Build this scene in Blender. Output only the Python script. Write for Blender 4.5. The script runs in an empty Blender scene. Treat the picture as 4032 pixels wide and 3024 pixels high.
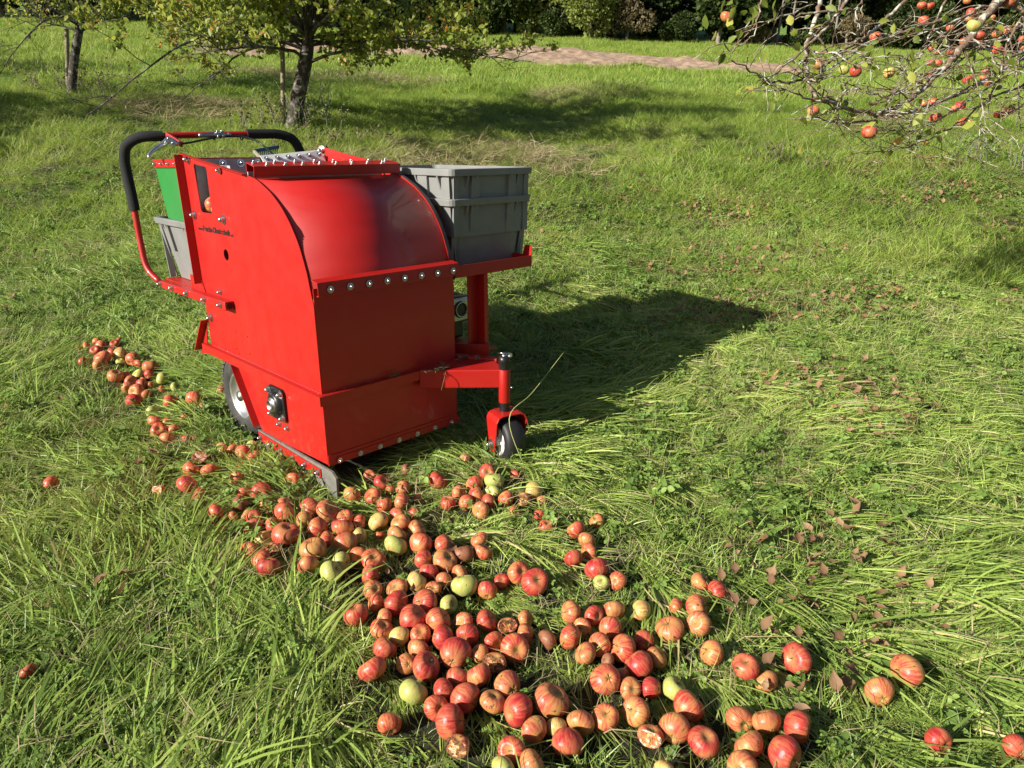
import bpy, bmesh, math, random
import numpy as np
from mathutils import Vector, Matrix, Euler
random.seed(7); RNG = np.random.default_rng(11)
S = bpy.context.scene
COL = S.collection
PI = math.pi

# ------------------------------------------------------------------ camera, sky, sun
FPX, YAW, PITCH = 2749.8, -.782, .326
CAM = Vector((-1.023, -1.867, 1.061))
cyw, syw, cpi, spi = math.cos(YAW), math.sin(YAW), math.cos(PITCH), math.sin(PITCH)
FWD = Vector((-syw*cpi, cyw*cpi, -spi)); RGT = Vector((cyw, syw, 0)); UPV = RGT.cross(FWD)
FH = Vector((-syw, cyw, 0))
cd = bpy.data.cameras.new('camera'); cam = bpy.data.objects.new('camera', cd); COL.objects.link(cam)
M = Matrix((RGT, UPV, -FWD)).transposed().to_4x4(); M.translation = CAM; cam.matrix_world = M
cd.sensor_width = 36; cd.lens = FPX/4032*36; cd.clip_end = 1000; cd.clip_start = .05
S.camera = cam
SUN_EL = math.radians(25.5)
SUN_H = Vector((-.98, .19, 0)).normalized()
W = bpy.data.worlds.new('World'); S.world = W; W.use_nodes = True
wn = W.node_tree; bg = wn.nodes['Background']
sky = wn.nodes.new('ShaderNodeTexSky'); sky.sky_type = 'NISHITA'; sky.sun_disc = False
sky.sun_elevation = SUN_EL; sky.sun_rotation = math.atan2(SUN_H.x, SUN_H.y)
wn.links.new(sky.outputs[0], bg.inputs[0]); bg.inputs[1].default_value = .05
sl = bpy.data.lights.new('sun', 'SUN'); sl.energy = 5.0; sl.angle = math.radians(.5); sl.color = (1, .94, .84)
so = bpy.data.objects.new('sun', sl); COL.objects.link(so)
sd = (SUN_H*math.cos(SUN_EL) + Vector((0, 0, math.sin(SUN_EL))))
so.rotation_euler = sd.to_track_quat('Z', 'Y').to_euler()
S.view_settings.view_transform = 'Standard'; S.view_settings.look = 'None'
S.view_settings.exposure = 0.8; S.view_settings.gamma = 1
S.render.engine = 'CYCLES'
S.cycles.max_bounces = 6; S.cycles.diffuse_bounces = 3; S.cycles.glossy_bounces = 3; S.cycles.transmission_bounces = 3

# ------------------------------------------------------------------ helpers
OZ = .335
def ray(px, py): return FWD + RGT*((px-2016)/FPX) - UPV*((py-1512)/FPX)
REG = {'r1': (400, 450, .4822), 'r2': (1200, 500, .4822), 'r3': (700, 1100, .5124), 'r4': (1200, 1200, .4822), 'r5': (1700, 950, .3316),
       's': (0, 0, 1.), 'v': (0, 0, 4032/2212), 'z1': (560, 500, 800/2212), 'I': (2700, 0, 1/1.661)}
def onp(reg, x, y, axis, val):
    """a point of the measured photograph, set on the real plane axis = val"""
    a, b, s = REG[reg]; d = ray(a+x*s, b+y*s); t = (val-CAM[axis])/d[axis]; return CAM + d*t
def atD(reg, x, y, D):
    a, b, s = REG[reg]; d = ray(a+x*s, b+y*s); t = D/d.dot(FH); return CAM + d*t
DK = np.array([-20, 1.0, 2.2, 2.7, 3.2, 4, 6, 8.4, 13, 25, 45, 60, 80, 140.])
ZK = np.array([-.45, -.02, 0, .02, .09, .24, .70, 1.28, 2.0, 3.40, 6.6, 9.1, 13, 26.])
def _smooth(D):
    o = 0
    for k in (-.6, -.3, 0, .3, .6): o = o + np.interp(D*(1+k*.25)+k*.25, DK, ZK)
    return o/5
def gz(x, y):
    x = np.asarray(x, float)-CAM.x; y = np.asarray(y, float)-CAM.y
    D = x*FH.x + y*FH.y; L = x*RGT.x + y*RGT.y
    z = _smooth(D) - .030*L*np.clip((D-4)/9, 0, 1)
    w = np.clip((D-3.6)/5, 0, 1)
    z = z + w*(.07*np.sin(x*.9+1.3*np.sin(y*.6)) + .05*np.sin(y*1.3+x*.5) + .03*np.sin(x*2.3-y*1.9))
    n = .010*np.sin(x*7.1+np.sin(y*4))*np.sin(y*6.3+1.0) + .006*np.sin(x*17+y*5)*np.sin(y*15-x*3)
    return z + n
def toground(px, py, off=0.):
    d = ray(px, py); t0, t1 = .5, None; t = .5
    while t < 300:
        p = CAM + d*t
        if p.z < float(gz(p.x, p.y))+off: t1 = t; break
        t0 = t; t *= 1.03
    if t1 is None: return None
    for _ in range(25):
        m = (t0+t1)/2; p = CAM+d*m
        if p.z < float(gz(p.x, p.y))+off: t1 = m
        else: t0 = m
    return CAM + d*((t0+t1)/2)

def prop(o, label=None, cat=None, group=None, kind=None):
    if label: o['label'] = label
    if cat: o['category'] = cat
    if group: o['group'] = group
    if kind: o['kind'] = kind
    return o
def empty(name, loc, label, cat, group=None, rz=0):
    o = bpy.data.objects.new(name, None); COL.objects.link(o); o.location = loc; o.rotation_euler.z = rz
    o.empty_display_size = .05
    return prop(o, label, cat, group)
def link(name, me, mat=None, parent=None, smooth=False):
    if mat is not None and not me.materials: me.materials.append(mat)
    o = bpy.data.objects.new(name, me); COL.objects.link(o)
    if parent:
        o.parent = parent; o.matrix_parent_inverse = Matrix.Translation(-abs_loc(parent))
    if smooth and len(me.polygons): me.polygons.foreach_set('use_smooth', [True]*len(me.polygons))
    return o
def abs_loc(o):
    return Vector(o.get('_o', o.location))
def npmesh(name, V, F, smooth=False):
    me = bpy.data.meshes.new(name); V = np.asarray(V, np.float32)
    if isinstance(F, np.ndarray):
        n, k = F.shape; me.vertices.add(len(V)); me.vertices.foreach_set('co', V.ravel())
        me.loops.add(n*k); me.loops.foreach_set('vertex_index', F.ravel().astype(np.int32))
        me.polygons.add(n); me.polygons.foreach_set('loop_start', np.arange(0, n*k, k, dtype=np.int32))
        me.polygons.foreach_set('loop_total', np.full(n, k, np.int32))
        if smooth: me.polygons.foreach_set('use_smooth', np.ones(n, bool))
        me.update(calc_edges=True)
    else:
        me.from_pydata([tuple(v) for v in V], [], F); me.update()
        if smooth: me.polygons.foreach_set('use_smooth', [True]*len(me.polygons))
    return me
class MB:
    """collects solids (world coordinates) into one mesh"""
    def __init__(s): s.v = []; s.f = []; s.sm = []
    def add(s, V, F, sm=False):
        b = len(s.v); s.v += [tuple(v) for v in V]; s.f += [tuple(i+b for i in f) for f in F]; s.sm += [sm]*len(F); return s
    def box(s, a, b):
        x0, y0, z0 = a; x1, y1, z1 = b
        V = [(x0,y0,z0),(x1,y0,z0),(x1,y1,z0),(x0,y1,z0),(x0,y0,z1),(x1,y0,z1),(x1,y1,z1),(x0,y1,z1)]
        return s.add(V, [(0,3,2,1),(4,5,6,7),(0,1,5,4),(1,2,6,5),(2,3,7,6),(3,0,4,7)])
    def hexa(s, lo, hi):
        return s.add(list(lo)+list(hi), [(0,3,2,1),(4,5,6,7),(0,1,5,4),(1,2,6,5),(2,3,7,6),(3,0,4,7)])
    def prism(s, pts, n):
        """polygon pts (3D, list) swept by vector n"""
        k = len(pts); n = Vector(n); A = [Vector(p) for p in pts]; B = [p+n for p in A]
        F = [tuple(range(k))[::-1], tuple(range(k, 2*k))] + [(i, (i+1)%k, k+(i+1)%k, k+i) for i in range(k)]
        return s.add(A+B, F)
    def beam(s, a, b, w, h, up=(0,0,1)):
        a, b = Vector(a), Vector(b); d = (b-a).normalized(); r = d.cross(Vector(up)).normalized(); u = r.cross(d)
        q = [(-1,-1),(1,-1),(1,1),(-1,1)]
        return s.hexa([a+r*(x*w/2)+u*(y*h/2) for x, y in q], [b+r*(x*w/2)+u*(y*h/2) for x, y in q])
    def cyl(s, a, b, r0, r1=None, n=20, cap=True):
        r1 = r0 if r1 is None else r1
        a, b = Vector(a), Vector(b); d = (b-a).normalized(); e = d.orthogonal().normalized(); g = d.cross(e)
        V = [a+(e*math.cos(t)+g*math.sin(t))*r0 for t in [2*PI*i/n for i in range(n)]]+[b+(e*math.cos(t)+g*math.sin(t))*r1 for t in [2*PI*i/n for i in range(n)]]
        s.add(V, [(i, (i+1)%n, n+(i+1)%n, n+i) for i in range(n)], True)
        if cap: s.add(V, [tuple(range(n))[::-1], tuple(range(n, 2*n))])
        return s
    def tube(s, pts, r, n=12, cap=True):
        V, F = tube_np(pts, r if hasattr(r, '__len__') else [r]*len(pts), n)
        s.add(V, F, True)
        if cap:
            k = len(pts); s.add(V[:n], [tuple(range(n))[::-1]]); s.add(V[-n:], [tuple(range(n))])
        return s
    def lathe(s, c, axis, prof, n=32, sm=True):
        c = Vector(c); d = Vector(axis).normalized(); e = d.orthogonal().normalized(); g = d.cross(e); V = []
        for h, r in prof:
            V += [c+d*h+(e*math.cos(2*PI*i/n)+g*math.sin(2*PI*i/n))*r for i in range(n)]
        F = [(j*n+i, j*n+(i+1)%n, (j+1)*n+(i+1)%n, (j+1)*n+i) for j in range(len(prof)-1) for i in range(n)]
        return s.add(V, F, sm)
    def build(s, name, mat, parent=None, bevel=0, off=None):
        V = s.v
        me = bpy.data.meshes.new(name); me.from_pydata(V, [], s.f)
        me.polygons.foreach_set('use_smooth', s.sm); me.update()
        bm = bmesh.new(); bm.from_mesh(me); bmesh.ops.recalc_face_normals(bm, faces=bm.faces)
        bm.to_mesh(me); bm.free()
        me.materials.append(mat)
        o = link(name, me, None, parent)
        if bevel:
            m = o.modifiers.new('bevel', 'BEVEL'); m.width = bevel; m.segments = 2; m.limit_method = 'ANGLE'; m.angle_limit = math.radians(40)
        return o
def tube_np(pts, rad, n=6):
    P = np.array([tuple(p) for p in pts], float); k = len(P)
    T = np.gradient(P, axis=0); T /= np.linalg.norm(T, axis=1)[:, None]+1e-9
    ref = np.array([0, 0, 1.]) if abs(T[0][2]) < .9 else np.array([1., 0, 0])
    E = np.cross(T[0], ref); E /= np.linalg.norm(E); V = []
    for i in range(k):
        E = E - T[i]*(E@T[i]); E /= np.linalg.norm(E)+1e-9; G = np.cross(T[i], E)
        for j in range(n):
            a = 2*PI*j/n; V.append(P[i]+(E*math.cos(a)+G*math.sin(a))*rad[i])
    F = [(i*n+j, i*n+(j+1)%n, (i+1)*n+(j+1)%n, (i+1)*n+j) for i in range(k-1) for j in range(n)]
    return V, F
def smoothpath(pts, n=8):
    P = [Vector(p) for p in pts]; P = [P[0]*2-P[1]]+P+[P[-1]*2-P[-2]]; o = []
    for i in range(1, len(P)-2):
        for k in range(n):
            t = k/n; a, b, c, d = P[i-1:i+3]
            o.append(.5*((2*b)+(c-a)*t+(2*a-5*b+4*c-d)*t*t+(3*b-a-3*c+d)*t*t*t))
    o.append(P[-2]); return o

# ------------------------------------------------------------------ materials
def mat(name, col, rough=.5, metal=0, noise=0, nscale=8, bump=0, bscale=40, coat=0, trans=0, spec=.5, col2=None, thresh=None):
    m = bpy.data.materials.new(name); m.use_nodes = True; nt = m.node_tree; b = nt.nodes['Principled BSDF']
    b.inputs['Base Color'].default_value = (*col, 1); b.inputs['Roughness'].default_value = rough; b.inputs['Metallic'].default_value = metal
    b.inputs['Specular IOR Level'].default_value = spec
    if coat: b.inputs['Coat Weight'].default_value = coat; b.inputs['Coat Roughness'].default_value = .08
    tc = nt.nodes.new('ShaderNodeTexCoord')
    if noise or col2:
        n = nt.nodes.new('ShaderNodeTexNoise'); n.inputs['Scale'].default_value = nscale; n.inputs['Detail'].default_value = 6
        nt.links.new(tc.outputs['Object'], n.inputs['Vector'])
        r = nt.nodes.new('ShaderNodeValToRGB'); nt.links.new(n.outputs[0], r.inputs[0])
        c2 = col2 or tuple(c*(1-noise) for c in col); lo, hi = thresh or (.3, .7)
        r.color_ramp.elements[0].position = lo; r.color_ramp.elements[0].color = (*col, 1)
        r.color_ramp.elements[1].position = hi; r.color_ramp.elements[1].color = (*c2, 1)
        nt.links.new(r.outputs[0], b.inputs['Base Color'])
    if bump:
        n = nt.nodes.new('ShaderNodeTexNoise'); n.inputs['Scale'].default_value = bscale; n.inputs['Detail'].default_value = 5
        nt.links.new(tc.outputs['Object'], n.inputs['Vector'])
        bp = nt.nodes.new('ShaderNodeBump'); bp.inputs['Strength'].default_value = bump; bp.inputs['Distance'].default_value = .01
        nt.links.new(n.outputs[0], bp.inputs['Height']); nt.links.new(bp.outputs[0], b.inputs['Normal'])
    return m
def paint(name, col, dusty=(.42, .09, .06)):
    m = mat(name, col, .42, coat=.15); nt = m.node_tree; b = nt.nodes['Principled BSDF']; tc = nt.nodes.new('ShaderNodeTexCoord')
    n = nt.nodes.new('ShaderNodeTexNoise'); n.inputs['Scale'].default_value = 3.2; n.inputs['Detail'].default_value = 9; n.inputs['Roughness'].default_value = .68
    mp = nt.nodes.new('ShaderNodeMapping'); mp.inputs['Scale'].default_value = (1, 1, .6)
    nt.links.new(tc.outputs['Object'], mp.inputs[0]); nt.links.new(mp.outputs[0], n.inputs['Vector'])
    r = nt.nodes.new('ShaderNodeValToRGB'); r.color_ramp.elements[0].position = .5; r.color_ramp.elements[1].position = .8
    r.color_ramp.elements[0].color = (0, 0, 0, 1); r.color_ramp.elements[1].color = (.4, .4, .4, 1)
    nt.links.new(n.outputs[0], r.inputs[0])
    mx = nt.nodes.new('ShaderNodeMix'); mx.data_type = 'RGBA'; mx.inputs[6].default_value = (*col, 1); mx.inputs[7].default_value = (*dusty, 1)
    nt.links.new(r.outputs[0], mx.inputs[0])
    sx_ = nt.nodes.new('ShaderNodeSeparateXYZ'); nt.links.new(tc.outputs['Object'], sx_.inputs[0])
    hz = nt.nodes.new('ShaderNodeMapRange'); hz.inputs[1].default_value = .0; hz.inputs[2].default_value = .42; hz.inputs[3].default_value = .16; hz.inputs[4].default_value = -.02; nt.links.new(sx_.outputs[2], hz.inputs[0])
    sn = nt.nodes.new('ShaderNodeTexNoise'); sn.inputs['Scale'].default_value = 38; sn.inputs['Detail'].default_value = 8; sn.inputs['Roughness'].default_value = .75; nt.links.new(tc.outputs['Object'], sn.inputs['Vector'])
    ad = nt.nodes.new('ShaderNodeMath'); nt.links.new(sn.outputs[0], ad.inputs[0]); nt.links.new(hz.outputs[0], ad.inputs[1])
    sr = nt.nodes.new('ShaderNodeValToRGB'); sr.color_ramp.elements[0].position = .66; sr.color_ramp.elements[1].position = .74; nt.links.new(ad.outputs[0], sr.inputs[0])
    m2 = nt.nodes.new('ShaderNodeMix'); m2.data_type = 'RGBA'; m2.inputs[7].default_value = (.17, .075, .045, 1)
    m1 = nt.nodes.new('ShaderNodeMath'); m1.operation = 'MULTIPLY'; m1.inputs[1].default_value = .55; nt.links.new(sr.outputs[0], m1.inputs[0]); nt.links.new(m1.outputs[0], m2.inputs[0])
    nt.links.new(mx.outputs[2], m2.inputs[6]); nt.links.new(m2.outputs[2], b.inputs['Base Color'])
    mr = nt.nodes.new('ShaderNodeMapRange'); mr.inputs[3].default_value = .34; mr.inputs[4].default_value = .6
    n2 = nt.nodes.new('ShaderNodeTexNoise'); n2.inputs['Scale'].default_value = 14; n2.inputs['Detail'].default_value = 5
    nt.links.new(tc.outputs['Object'], n2.inputs['Vector'])
    nt.links.new(n2.outputs[0], mr.inputs[0]); nt.links.new(mr.outputs[0], b.inputs['Roughness'])
    n3 = nt.nodes.new('ShaderNodeTexNoise'); n3.inputs['Scale'].default_value = 5; nt.links.new(tc.outputs['Object'], n3.inputs['Vector'])
    bp = nt.nodes.new('ShaderNodeBump'); bp.inputs['Strength'].default_value = .06; bp.inputs['Distance'].default_value = .008
    nt.links.new(n3.outputs[0], bp.inputs['Height']); nt.links.new(bp.outputs[0], b.inputs['Normal']); nt.links.new(bp.outputs[0], b.inputs['Coat Normal'])
    return m
RED = paint('red_paint', (.40, .0075, .0045), (.30, .026, .016))
GREEN = paint('green_paint', (.020, .20, .035), (.06, .16, .06))
GREY = mat('grey_plastic', (.225, .23, .222), .5, noise=.2, nscale=9, bump=.05, bscale=60)
ZINC = mat('zinc', (.72, .74, .76), .28, 1, noise=.3, nscale=200)
STEEL = mat('steel', (.5, .5, .5), .38, 1, noise=.4, nscale=30)
GALV = mat('galvanized', (.80, .80, .77), .45, .1, noise=.15, nscale=18)
LINER = mat('grey_liner', (.5, .51, .52), .6, noise=.3, nscale=20)
BLACK = mat('black_plastic', (.012, .012, .013), .38, noise=.3)
FOAM = mat('black_foam', (.010, .010, .011), .85, bump=.3, bscale=700)
RUBBER = mat('rubber', (.035, .035, .033), .62, col2=(.11, .105, .09), nscale=14, thresh=(.5, .75), bump=.15, bscale=50)
FLAP = mat('dirty_rubber', (.12, .12, .11), .7, col2=(.19, .175, .14), nscale=25, bump=.2, bscale=80)
ALU = mat('brushed_rim', (.7, .7, .7), .3, .9, noise=.2, nscale=30)
WHITE = mat('white_hub', (.72, .72, .70), .45, noise=.15)
INK = mat('black_ink', (.02, .008, .008), .5)
BROWNLEAF = mat('brown_leaf', (.26, .13, .06), .75, col2=(.15, .065, .03), nscale=60, bump=.3, bscale=150)

def foliage(name, cols, trans=.35, rough=.5, spec=.35, attr='Col'):
    """cols: list of albedo colours chosen per blade/leaf by the mesh attribute and per instance"""
    m = bpy.data.materials.new(name); m.use_nodes = True; nt = m.node_tree; b = nt.nodes['Principled BSDF']; out = nt.nodes['Material Output']
    at = nt.nodes.new('ShaderNodeAttribute'); at.attribute_name = attr
    oi = nt.nodes.new('ShaderNodeObjectInfo')
    ge = nt.nodes.new('ShaderNodeNewGeometry')
    pn = nt.nodes.new('ShaderNodeTexNoise'); pn.inputs['Scale'].default_value = .8; pn.inputs['Detail'].default_value = 4
    nt.links.new(ge.outputs['Position'], pn.inputs['Vector'])
    def mth(op, a, b_, clamp=False):
        n = nt.nodes.new('ShaderNodeMath'); n.operation = op; n.use_clamp = clamp
        for i, v in enumerate((a, b_)):
            if isinstance(v, (int, float)): n.inputs[i].default_value = v
            else: nt.links.new(v, n.inputs[i])
        return n.outputs[0]
    s = mth('ADD', mth('MULTIPLY', at.outputs['Fac'], .62), mth('MULTIPLY', oi.outputs['Random'], .14))
    s = mth('ADD', s, mth('MULTIPLY', mth('SUBTRACT', pn.outputs[0], .5), .75))
    s = mth('ADD', s, .12, True)
    r = nt.nodes.new('ShaderNodeValToRGB'); cr = r.color_ramp
    while len(cr.elements) < len(cols): cr.elements.new(.5)
    for i, (p, c) in enumerate(cols): cr.elements[i].position = p; cr.elements[i].color = (*c, 1)
    nt.links.new(s, r.inputs[0]); nt.links.new(r.outputs[0], b.inputs['Base Color'])
    b.inputs['Roughness'].default_value = rough; b.inputs['Specular IOR Level'].default_value = spec
    tr = nt.nodes.new('ShaderNodeBsdfTranslucent'); mx = nt.nodes.new('ShaderNodeMixShader'); mx.inputs[0].default_value = trans
    hs = nt.nodes.new('ShaderNodeHueSaturation'); hs.inputs['Value'].default_value = 1.25; hs.inputs['Hue'].default_value = .49
    nt.links.new(r.outputs[0], hs.inputs['Color']); nt.links.new(hs.outputs[0], tr.inputs[0])
    nt.links.new(b.outputs[0], mx.inputs[1]); nt.links.new(tr.outputs[0], mx.inputs[2]); nt.links.new(mx.outputs[0], out.inputs[0])
    return m
G_NEAR = foliage('grass_blade', [(0, (.045, .085, .018)), (.3, (.14, .23, .045)), (.58, (.33, .45, .095)), (.84, (.50, .60, .16)), (.95, (.56, .52, .20)), (1, (.58, .48, .26))], .3, .42, .35)
G_MID = foliage('meadow_blade', [(0, (.10, .17, .03)), (.35, (.21, .32, .045)), (.65, (.34, .45, .075)), (.88, (.43, .48, .13)), (1, (.52, .45, .22))], .38, .5, .35)
WEED = foliage('weed_leaf', [(0, (.07, .13, .03)), (.5, (.19, .30, .06)), (.85, (.34, .44, .12)), (1, (.46, .52, .2))], .3, .5, .3)
LEAF_M = foliage('apple_leaf', [(0, (.07, .12, .02)), (.35, (.20, .26, .04)), (.62, (.38, .42, .075)), (.86, (.52, .50, .11)), (.94, (.60, .42, .09)), (1, (.55, .22, .06))], .5, .45, .4)
LEAF_F = foliage('forest_leaf', [(0, (.012, .024, .007)), (.45, (.034, .056, .014)), (.78, (.085, .12, .03)), (1, (.16, .19, .05))], .3, .6, .2)
LEAF_V = foliage('vine_leaf', [(0, (.08, .12, .03)), (.5, (.22, .26, .06)), (1, (.42, .42, .12))], .35, .6, .2)
LEAF_B = foliage('brown_bush_leaf', [(0, (.07, .06, .03)), (.5, (.16, .13, .065)), (1, (.26, .21, .11))], .25, .7, .15)
BARK = mat('bark', (.045, .036, .028), .9, col2=(.20, .185, .155), nscale=16, thresh=(.5, .66), bump=1, bscale=45)
TWIG = mat('twig_bark', (.17, .11, .07), .8, col2=(.46, .45, .38), nscale=26, thresh=(.48, .62), bump=.5, bscale=120)
GREYTWIG = mat('grey_twig', (.16, .135, .11), .9, col2=(.26, .24, .2), nscale=20)
STAKE = mat('weathered_wood', (.30, .26, .17), .85, col2=(.2, .17, .11), nscale=12, bump=.4, bscale=50)
BLUE = mat('blue_paint', (.03, .09, .22), .4)

# ------------------------------------------------------------------ ground
def groundmat():
    m = bpy.data.materials.new('meadow_soil'); m.use_nodes = True; nt = m.node_tree; b = nt.nodes['Principled BSDF']; b.inputs['Roughness'].default_value = .95
    ge = nt.nodes.new('ShaderNodeNewGeometry')
    def nz(sc, d=8, rg=.6):
        n = nt.nodes.new('ShaderNodeTexNoise'); n.inputs['Scale'].default_value = sc; n.inputs['Detail'].default_value = d; n.inputs['Roughness'].default_value = rg
        nt.links.new(ge.outputs['Position'], n.inputs['Vector']); return n
    n1 = nz(9, 10, .7)
    def ramp(src, els):
        r = nt.nodes.new('ShaderNodeValToRGB')
        while len(r.color_ramp.elements) < len(els): r.color_ramp.elements.new(.5)
        for i, (p, c) in enumerate(els): r.color_ramp.elements[i].position = p; r.color_ramp.elements[i].color = (*c, 1)
        nt.links.new(src, r.inputs[0]); return r.outputs[0]
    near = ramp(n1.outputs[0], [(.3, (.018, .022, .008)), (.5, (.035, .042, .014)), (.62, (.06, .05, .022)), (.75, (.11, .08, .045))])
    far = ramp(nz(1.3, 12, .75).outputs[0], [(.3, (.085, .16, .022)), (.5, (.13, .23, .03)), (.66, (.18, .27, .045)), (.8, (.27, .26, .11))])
    # thatch takes over where the meadow is no longer trampled (a place, not a view)
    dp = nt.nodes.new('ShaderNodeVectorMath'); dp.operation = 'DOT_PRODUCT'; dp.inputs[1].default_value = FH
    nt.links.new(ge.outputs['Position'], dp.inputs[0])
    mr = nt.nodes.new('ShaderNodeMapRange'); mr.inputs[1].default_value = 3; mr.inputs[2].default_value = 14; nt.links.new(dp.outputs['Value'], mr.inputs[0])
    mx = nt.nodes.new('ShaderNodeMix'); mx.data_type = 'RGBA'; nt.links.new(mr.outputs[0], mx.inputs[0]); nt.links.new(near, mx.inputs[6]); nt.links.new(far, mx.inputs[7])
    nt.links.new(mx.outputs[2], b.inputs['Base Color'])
    bp = nt.nodes.new('ShaderNodeBump'); bp.inputs['Strength'].default_value = 1; bp.inputs['Distance'].default_value = .05
    nt.links.new(nz(14, 10, .8).outputs[0], bp.inputs['Height']); nt.links.new(bp.outputs[0], b.inputs['Normal'])
    return m
def sheet(name, Ds, Ls, zoff, m, mask=None, zf=None):
    D, L = np.meshgrid(Ds, Ls, indexing='ij')
    X = CAM.x + D*FH.x + L*RGT.x; Y = CAM.y + D*FH.y + L*RGT.y; Z = gz(X, Y)+zoff
    if zf is not None: Z = Z+zf(X, Y, D, L)
    V = np.stack([X, Y, Z], -1).reshape(-1, 3); a, b = D.shape
    I = np.arange(a*b).reshape(a, b); F = np.stack([I[:-1, :-1], I[:-1, 1:], I[1:, 1:], I[1:, :-1]], -1).reshape(-1, 4)[:, ::-1]
    if mask is not None: F = F[mask(D, L)[:-1, :-1].ravel()]
    return link(name, npmesh(name, V, np.ascontiguousarray(F), True), m)
Ds = np.concatenate([np.linspace(-15, .4, 12), np.linspace(.5, 5, 150), np.linspace(5.1, 20, 150), np.linspace(20.5, 90, 110), np.linspace(95, 300, 10)])
Ls = np.concatenate([np.linspace(-220, -42, 10), np.linspace(-40, -5, 70), np.linspace(-4.9, 4.9, 140), np.linspace(5, 40, 70), np.linspace(42, 220, 10)])
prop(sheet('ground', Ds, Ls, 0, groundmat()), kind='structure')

# ploughed field
def fsrc(px, py):
    p = toground(px, py); q = p-CAM; return q.dot(FH), q.dot(RGT)
ftop = [fsrc(x, y) for x, y in [(900, 172), (1500, 181), (1925, 192), (2350, 212), (2700, 236), (3190, 284)]]
fbot = [fsrc(x, y) for x, y in [(900, 236), (1500, 240), (1912, 244), (2380, 276), (2700, 292), (3190, 306)]]
def fieldmask(D, L):
    ang = L/np.maximum(D, .1)
    ta = np.array([l/d for d, l in ftop]); td = np.array([d for d, l in ftop]); ba = np.array([l/d for d, l in fbot]); bd = np.array([d for d, l in fbot])
    wob = .12*np.sin(L*1.7)+.12*np.sin(L*4.1)
    return (D < np.interp(ang, ta, td)+wob) & (D > np.interp(ang, ba, bd)+wob*.5) & (ang > -.42) & (ang < ta[-1])
PLOUGH = mat('ploughed_soil', (.27, .175, .115), .95, col2=(.42, .30, .205), nscale=3, thresh=(.4, .62), bump=1, bscale=6)
def clods(X, Y, D, L):
    return .03+.09*np.abs(np.sin(X*3.1+2*np.sin(Y*1.7))*np.sin(Y*3.7+np.sin(X*2.9)))+.06*RNG.random(X.shape)
Dl = sorted([d for d, l in ftop+fbot])
prop(sheet('ploughed_field', np.arange(Dl[0]-2, Dl[-1]+2, .17), np.arange(-26, 22, .17), .02, PLOUGH, fieldmask, clods), kind='structure')
print('field D range', Dl[0], Dl[-1])
# ------------------------------------------------------------------ the harvester (machine frame + OZ)
def m3(x, y, z): return Vector((x, y, z+OZ))
MW = .542
H = empty('apple_harvester', m3(0, 0, -.335), 'red sheet-metal apple harvester on wheels with rounded hood and push handle', 'harvester')
def hexbolts(name, spots, axis, r=.0065, parent=H, washer=True):
    """each bolt a part of its own, sharing one mesh"""
    ax = Vector(axis).normalized(); b = MB()
    if washer: b.cyl((0, 0, 0), ax*.002, r*1.75, n=16)
    h = r*.95; b.cyl(ax*.002, ax*(.002+h), r*1.05, n=6); b.lathe(ax*(.002+h), ax, [(0, r*.8), (h*.4, r*.72), (h*.75, r*.4), (h*.85, 0.0004)], 12)
    o0 = None
    for p in spots:
        if o0 is None: o0 = b.build(name, ZINC, None); o = o0
        else: o = o0.copy(); COL.objects.link(o)
        o.parent = parent; o.matrix_parent_inverse = Matrix.Translation(-abs_loc(parent)) if parent.type == 'EMPTY' else Matrix()
        o.location = p
def plate(name, outer, holes, x0, thick, m, axis=0, bev=0):
    """flat plate in the plane x = x0 with real holes, (y, z) outlines"""
    cu = bpy.data.curves.new(name, 'CURVE'); cu.dimensions = '2D'; cu.fill_mode = 'BOTH'; cu.extrude = thick/2
    for loop in [outer]+holes:
        sp = cu.splines.new('POLY'); sp.points.add(len(loop)-1); sp.use_cyclic_u = True
        for p, (a, b) in zip(sp.points, loop): p.co = (a, b, 0, 1)
    to = bpy.data.objects.new('tmp', cu); COL.objects.link(to)
    dg = bpy.context.evaluated_depsgraph_get(); me = bpy.data.meshes.new_from_object(to.evaluated_get(dg)); bpy.data.objects.remove(to)
    # curve (u, v, w) -> (x0 + w, u, v)
    me.transform(Matrix(((0, 0, 1, x0), (1, 0, 0, 0), (0, 1, 0, OZ), (0, 0, 0, 1))))
    me.materials.clear(); me.materials.append(m); me.name = name
    return link(name, me, None, H)
circ = lambda y, z, r, n=24: [(y+r*math.cos(2*PI*i/n), z+r*math.sin(2*PI*i/n)) for i in range(n)]
arc = [(.299, .638), (.268, .628), (.235, .614), (.200, .598), (.165, .576), (.138, .556), (.114, .533), (.095, .512), (.079, .490), (.064, .468), (.051, .445), (.041, .422), (.032, .398), (.024, .376), (.018, .352), (.012, .325), (.006, .30)]
arcs = [(p.x, p.y) for p in smoothpath([(a, b, 0) for a, b in arc], 3)]
outline = [(.826, 0), (.826, .235), (.836, .47), (.846, .705), (.60, .675), (.344, .644)]+arcs+[(0, .28), (0, 0)]
win = [(.750, .673), (.756, .665), (.744, .516), (.736, .508), (.655, .508), (.652, .516), (.650, .655), (.656, .664)]
tiny = [circ(y, z, .0028, 8) for y, z in [tuple(onp('r3', x, y, 0, 0)[i] - (0, 0, OZ)[i] for i in (1, 2)) for x, y in [(288, 488), (443, 402), (540, 440), (460, 531), (479, 570), (557, 572)]]]
plate('side_panel', outline, [win, circ(.578, .372, .0195)]+tiny, .0, .0025, RED)
plate('side_panel', outline, [], MW, .0025, RED)
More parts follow.
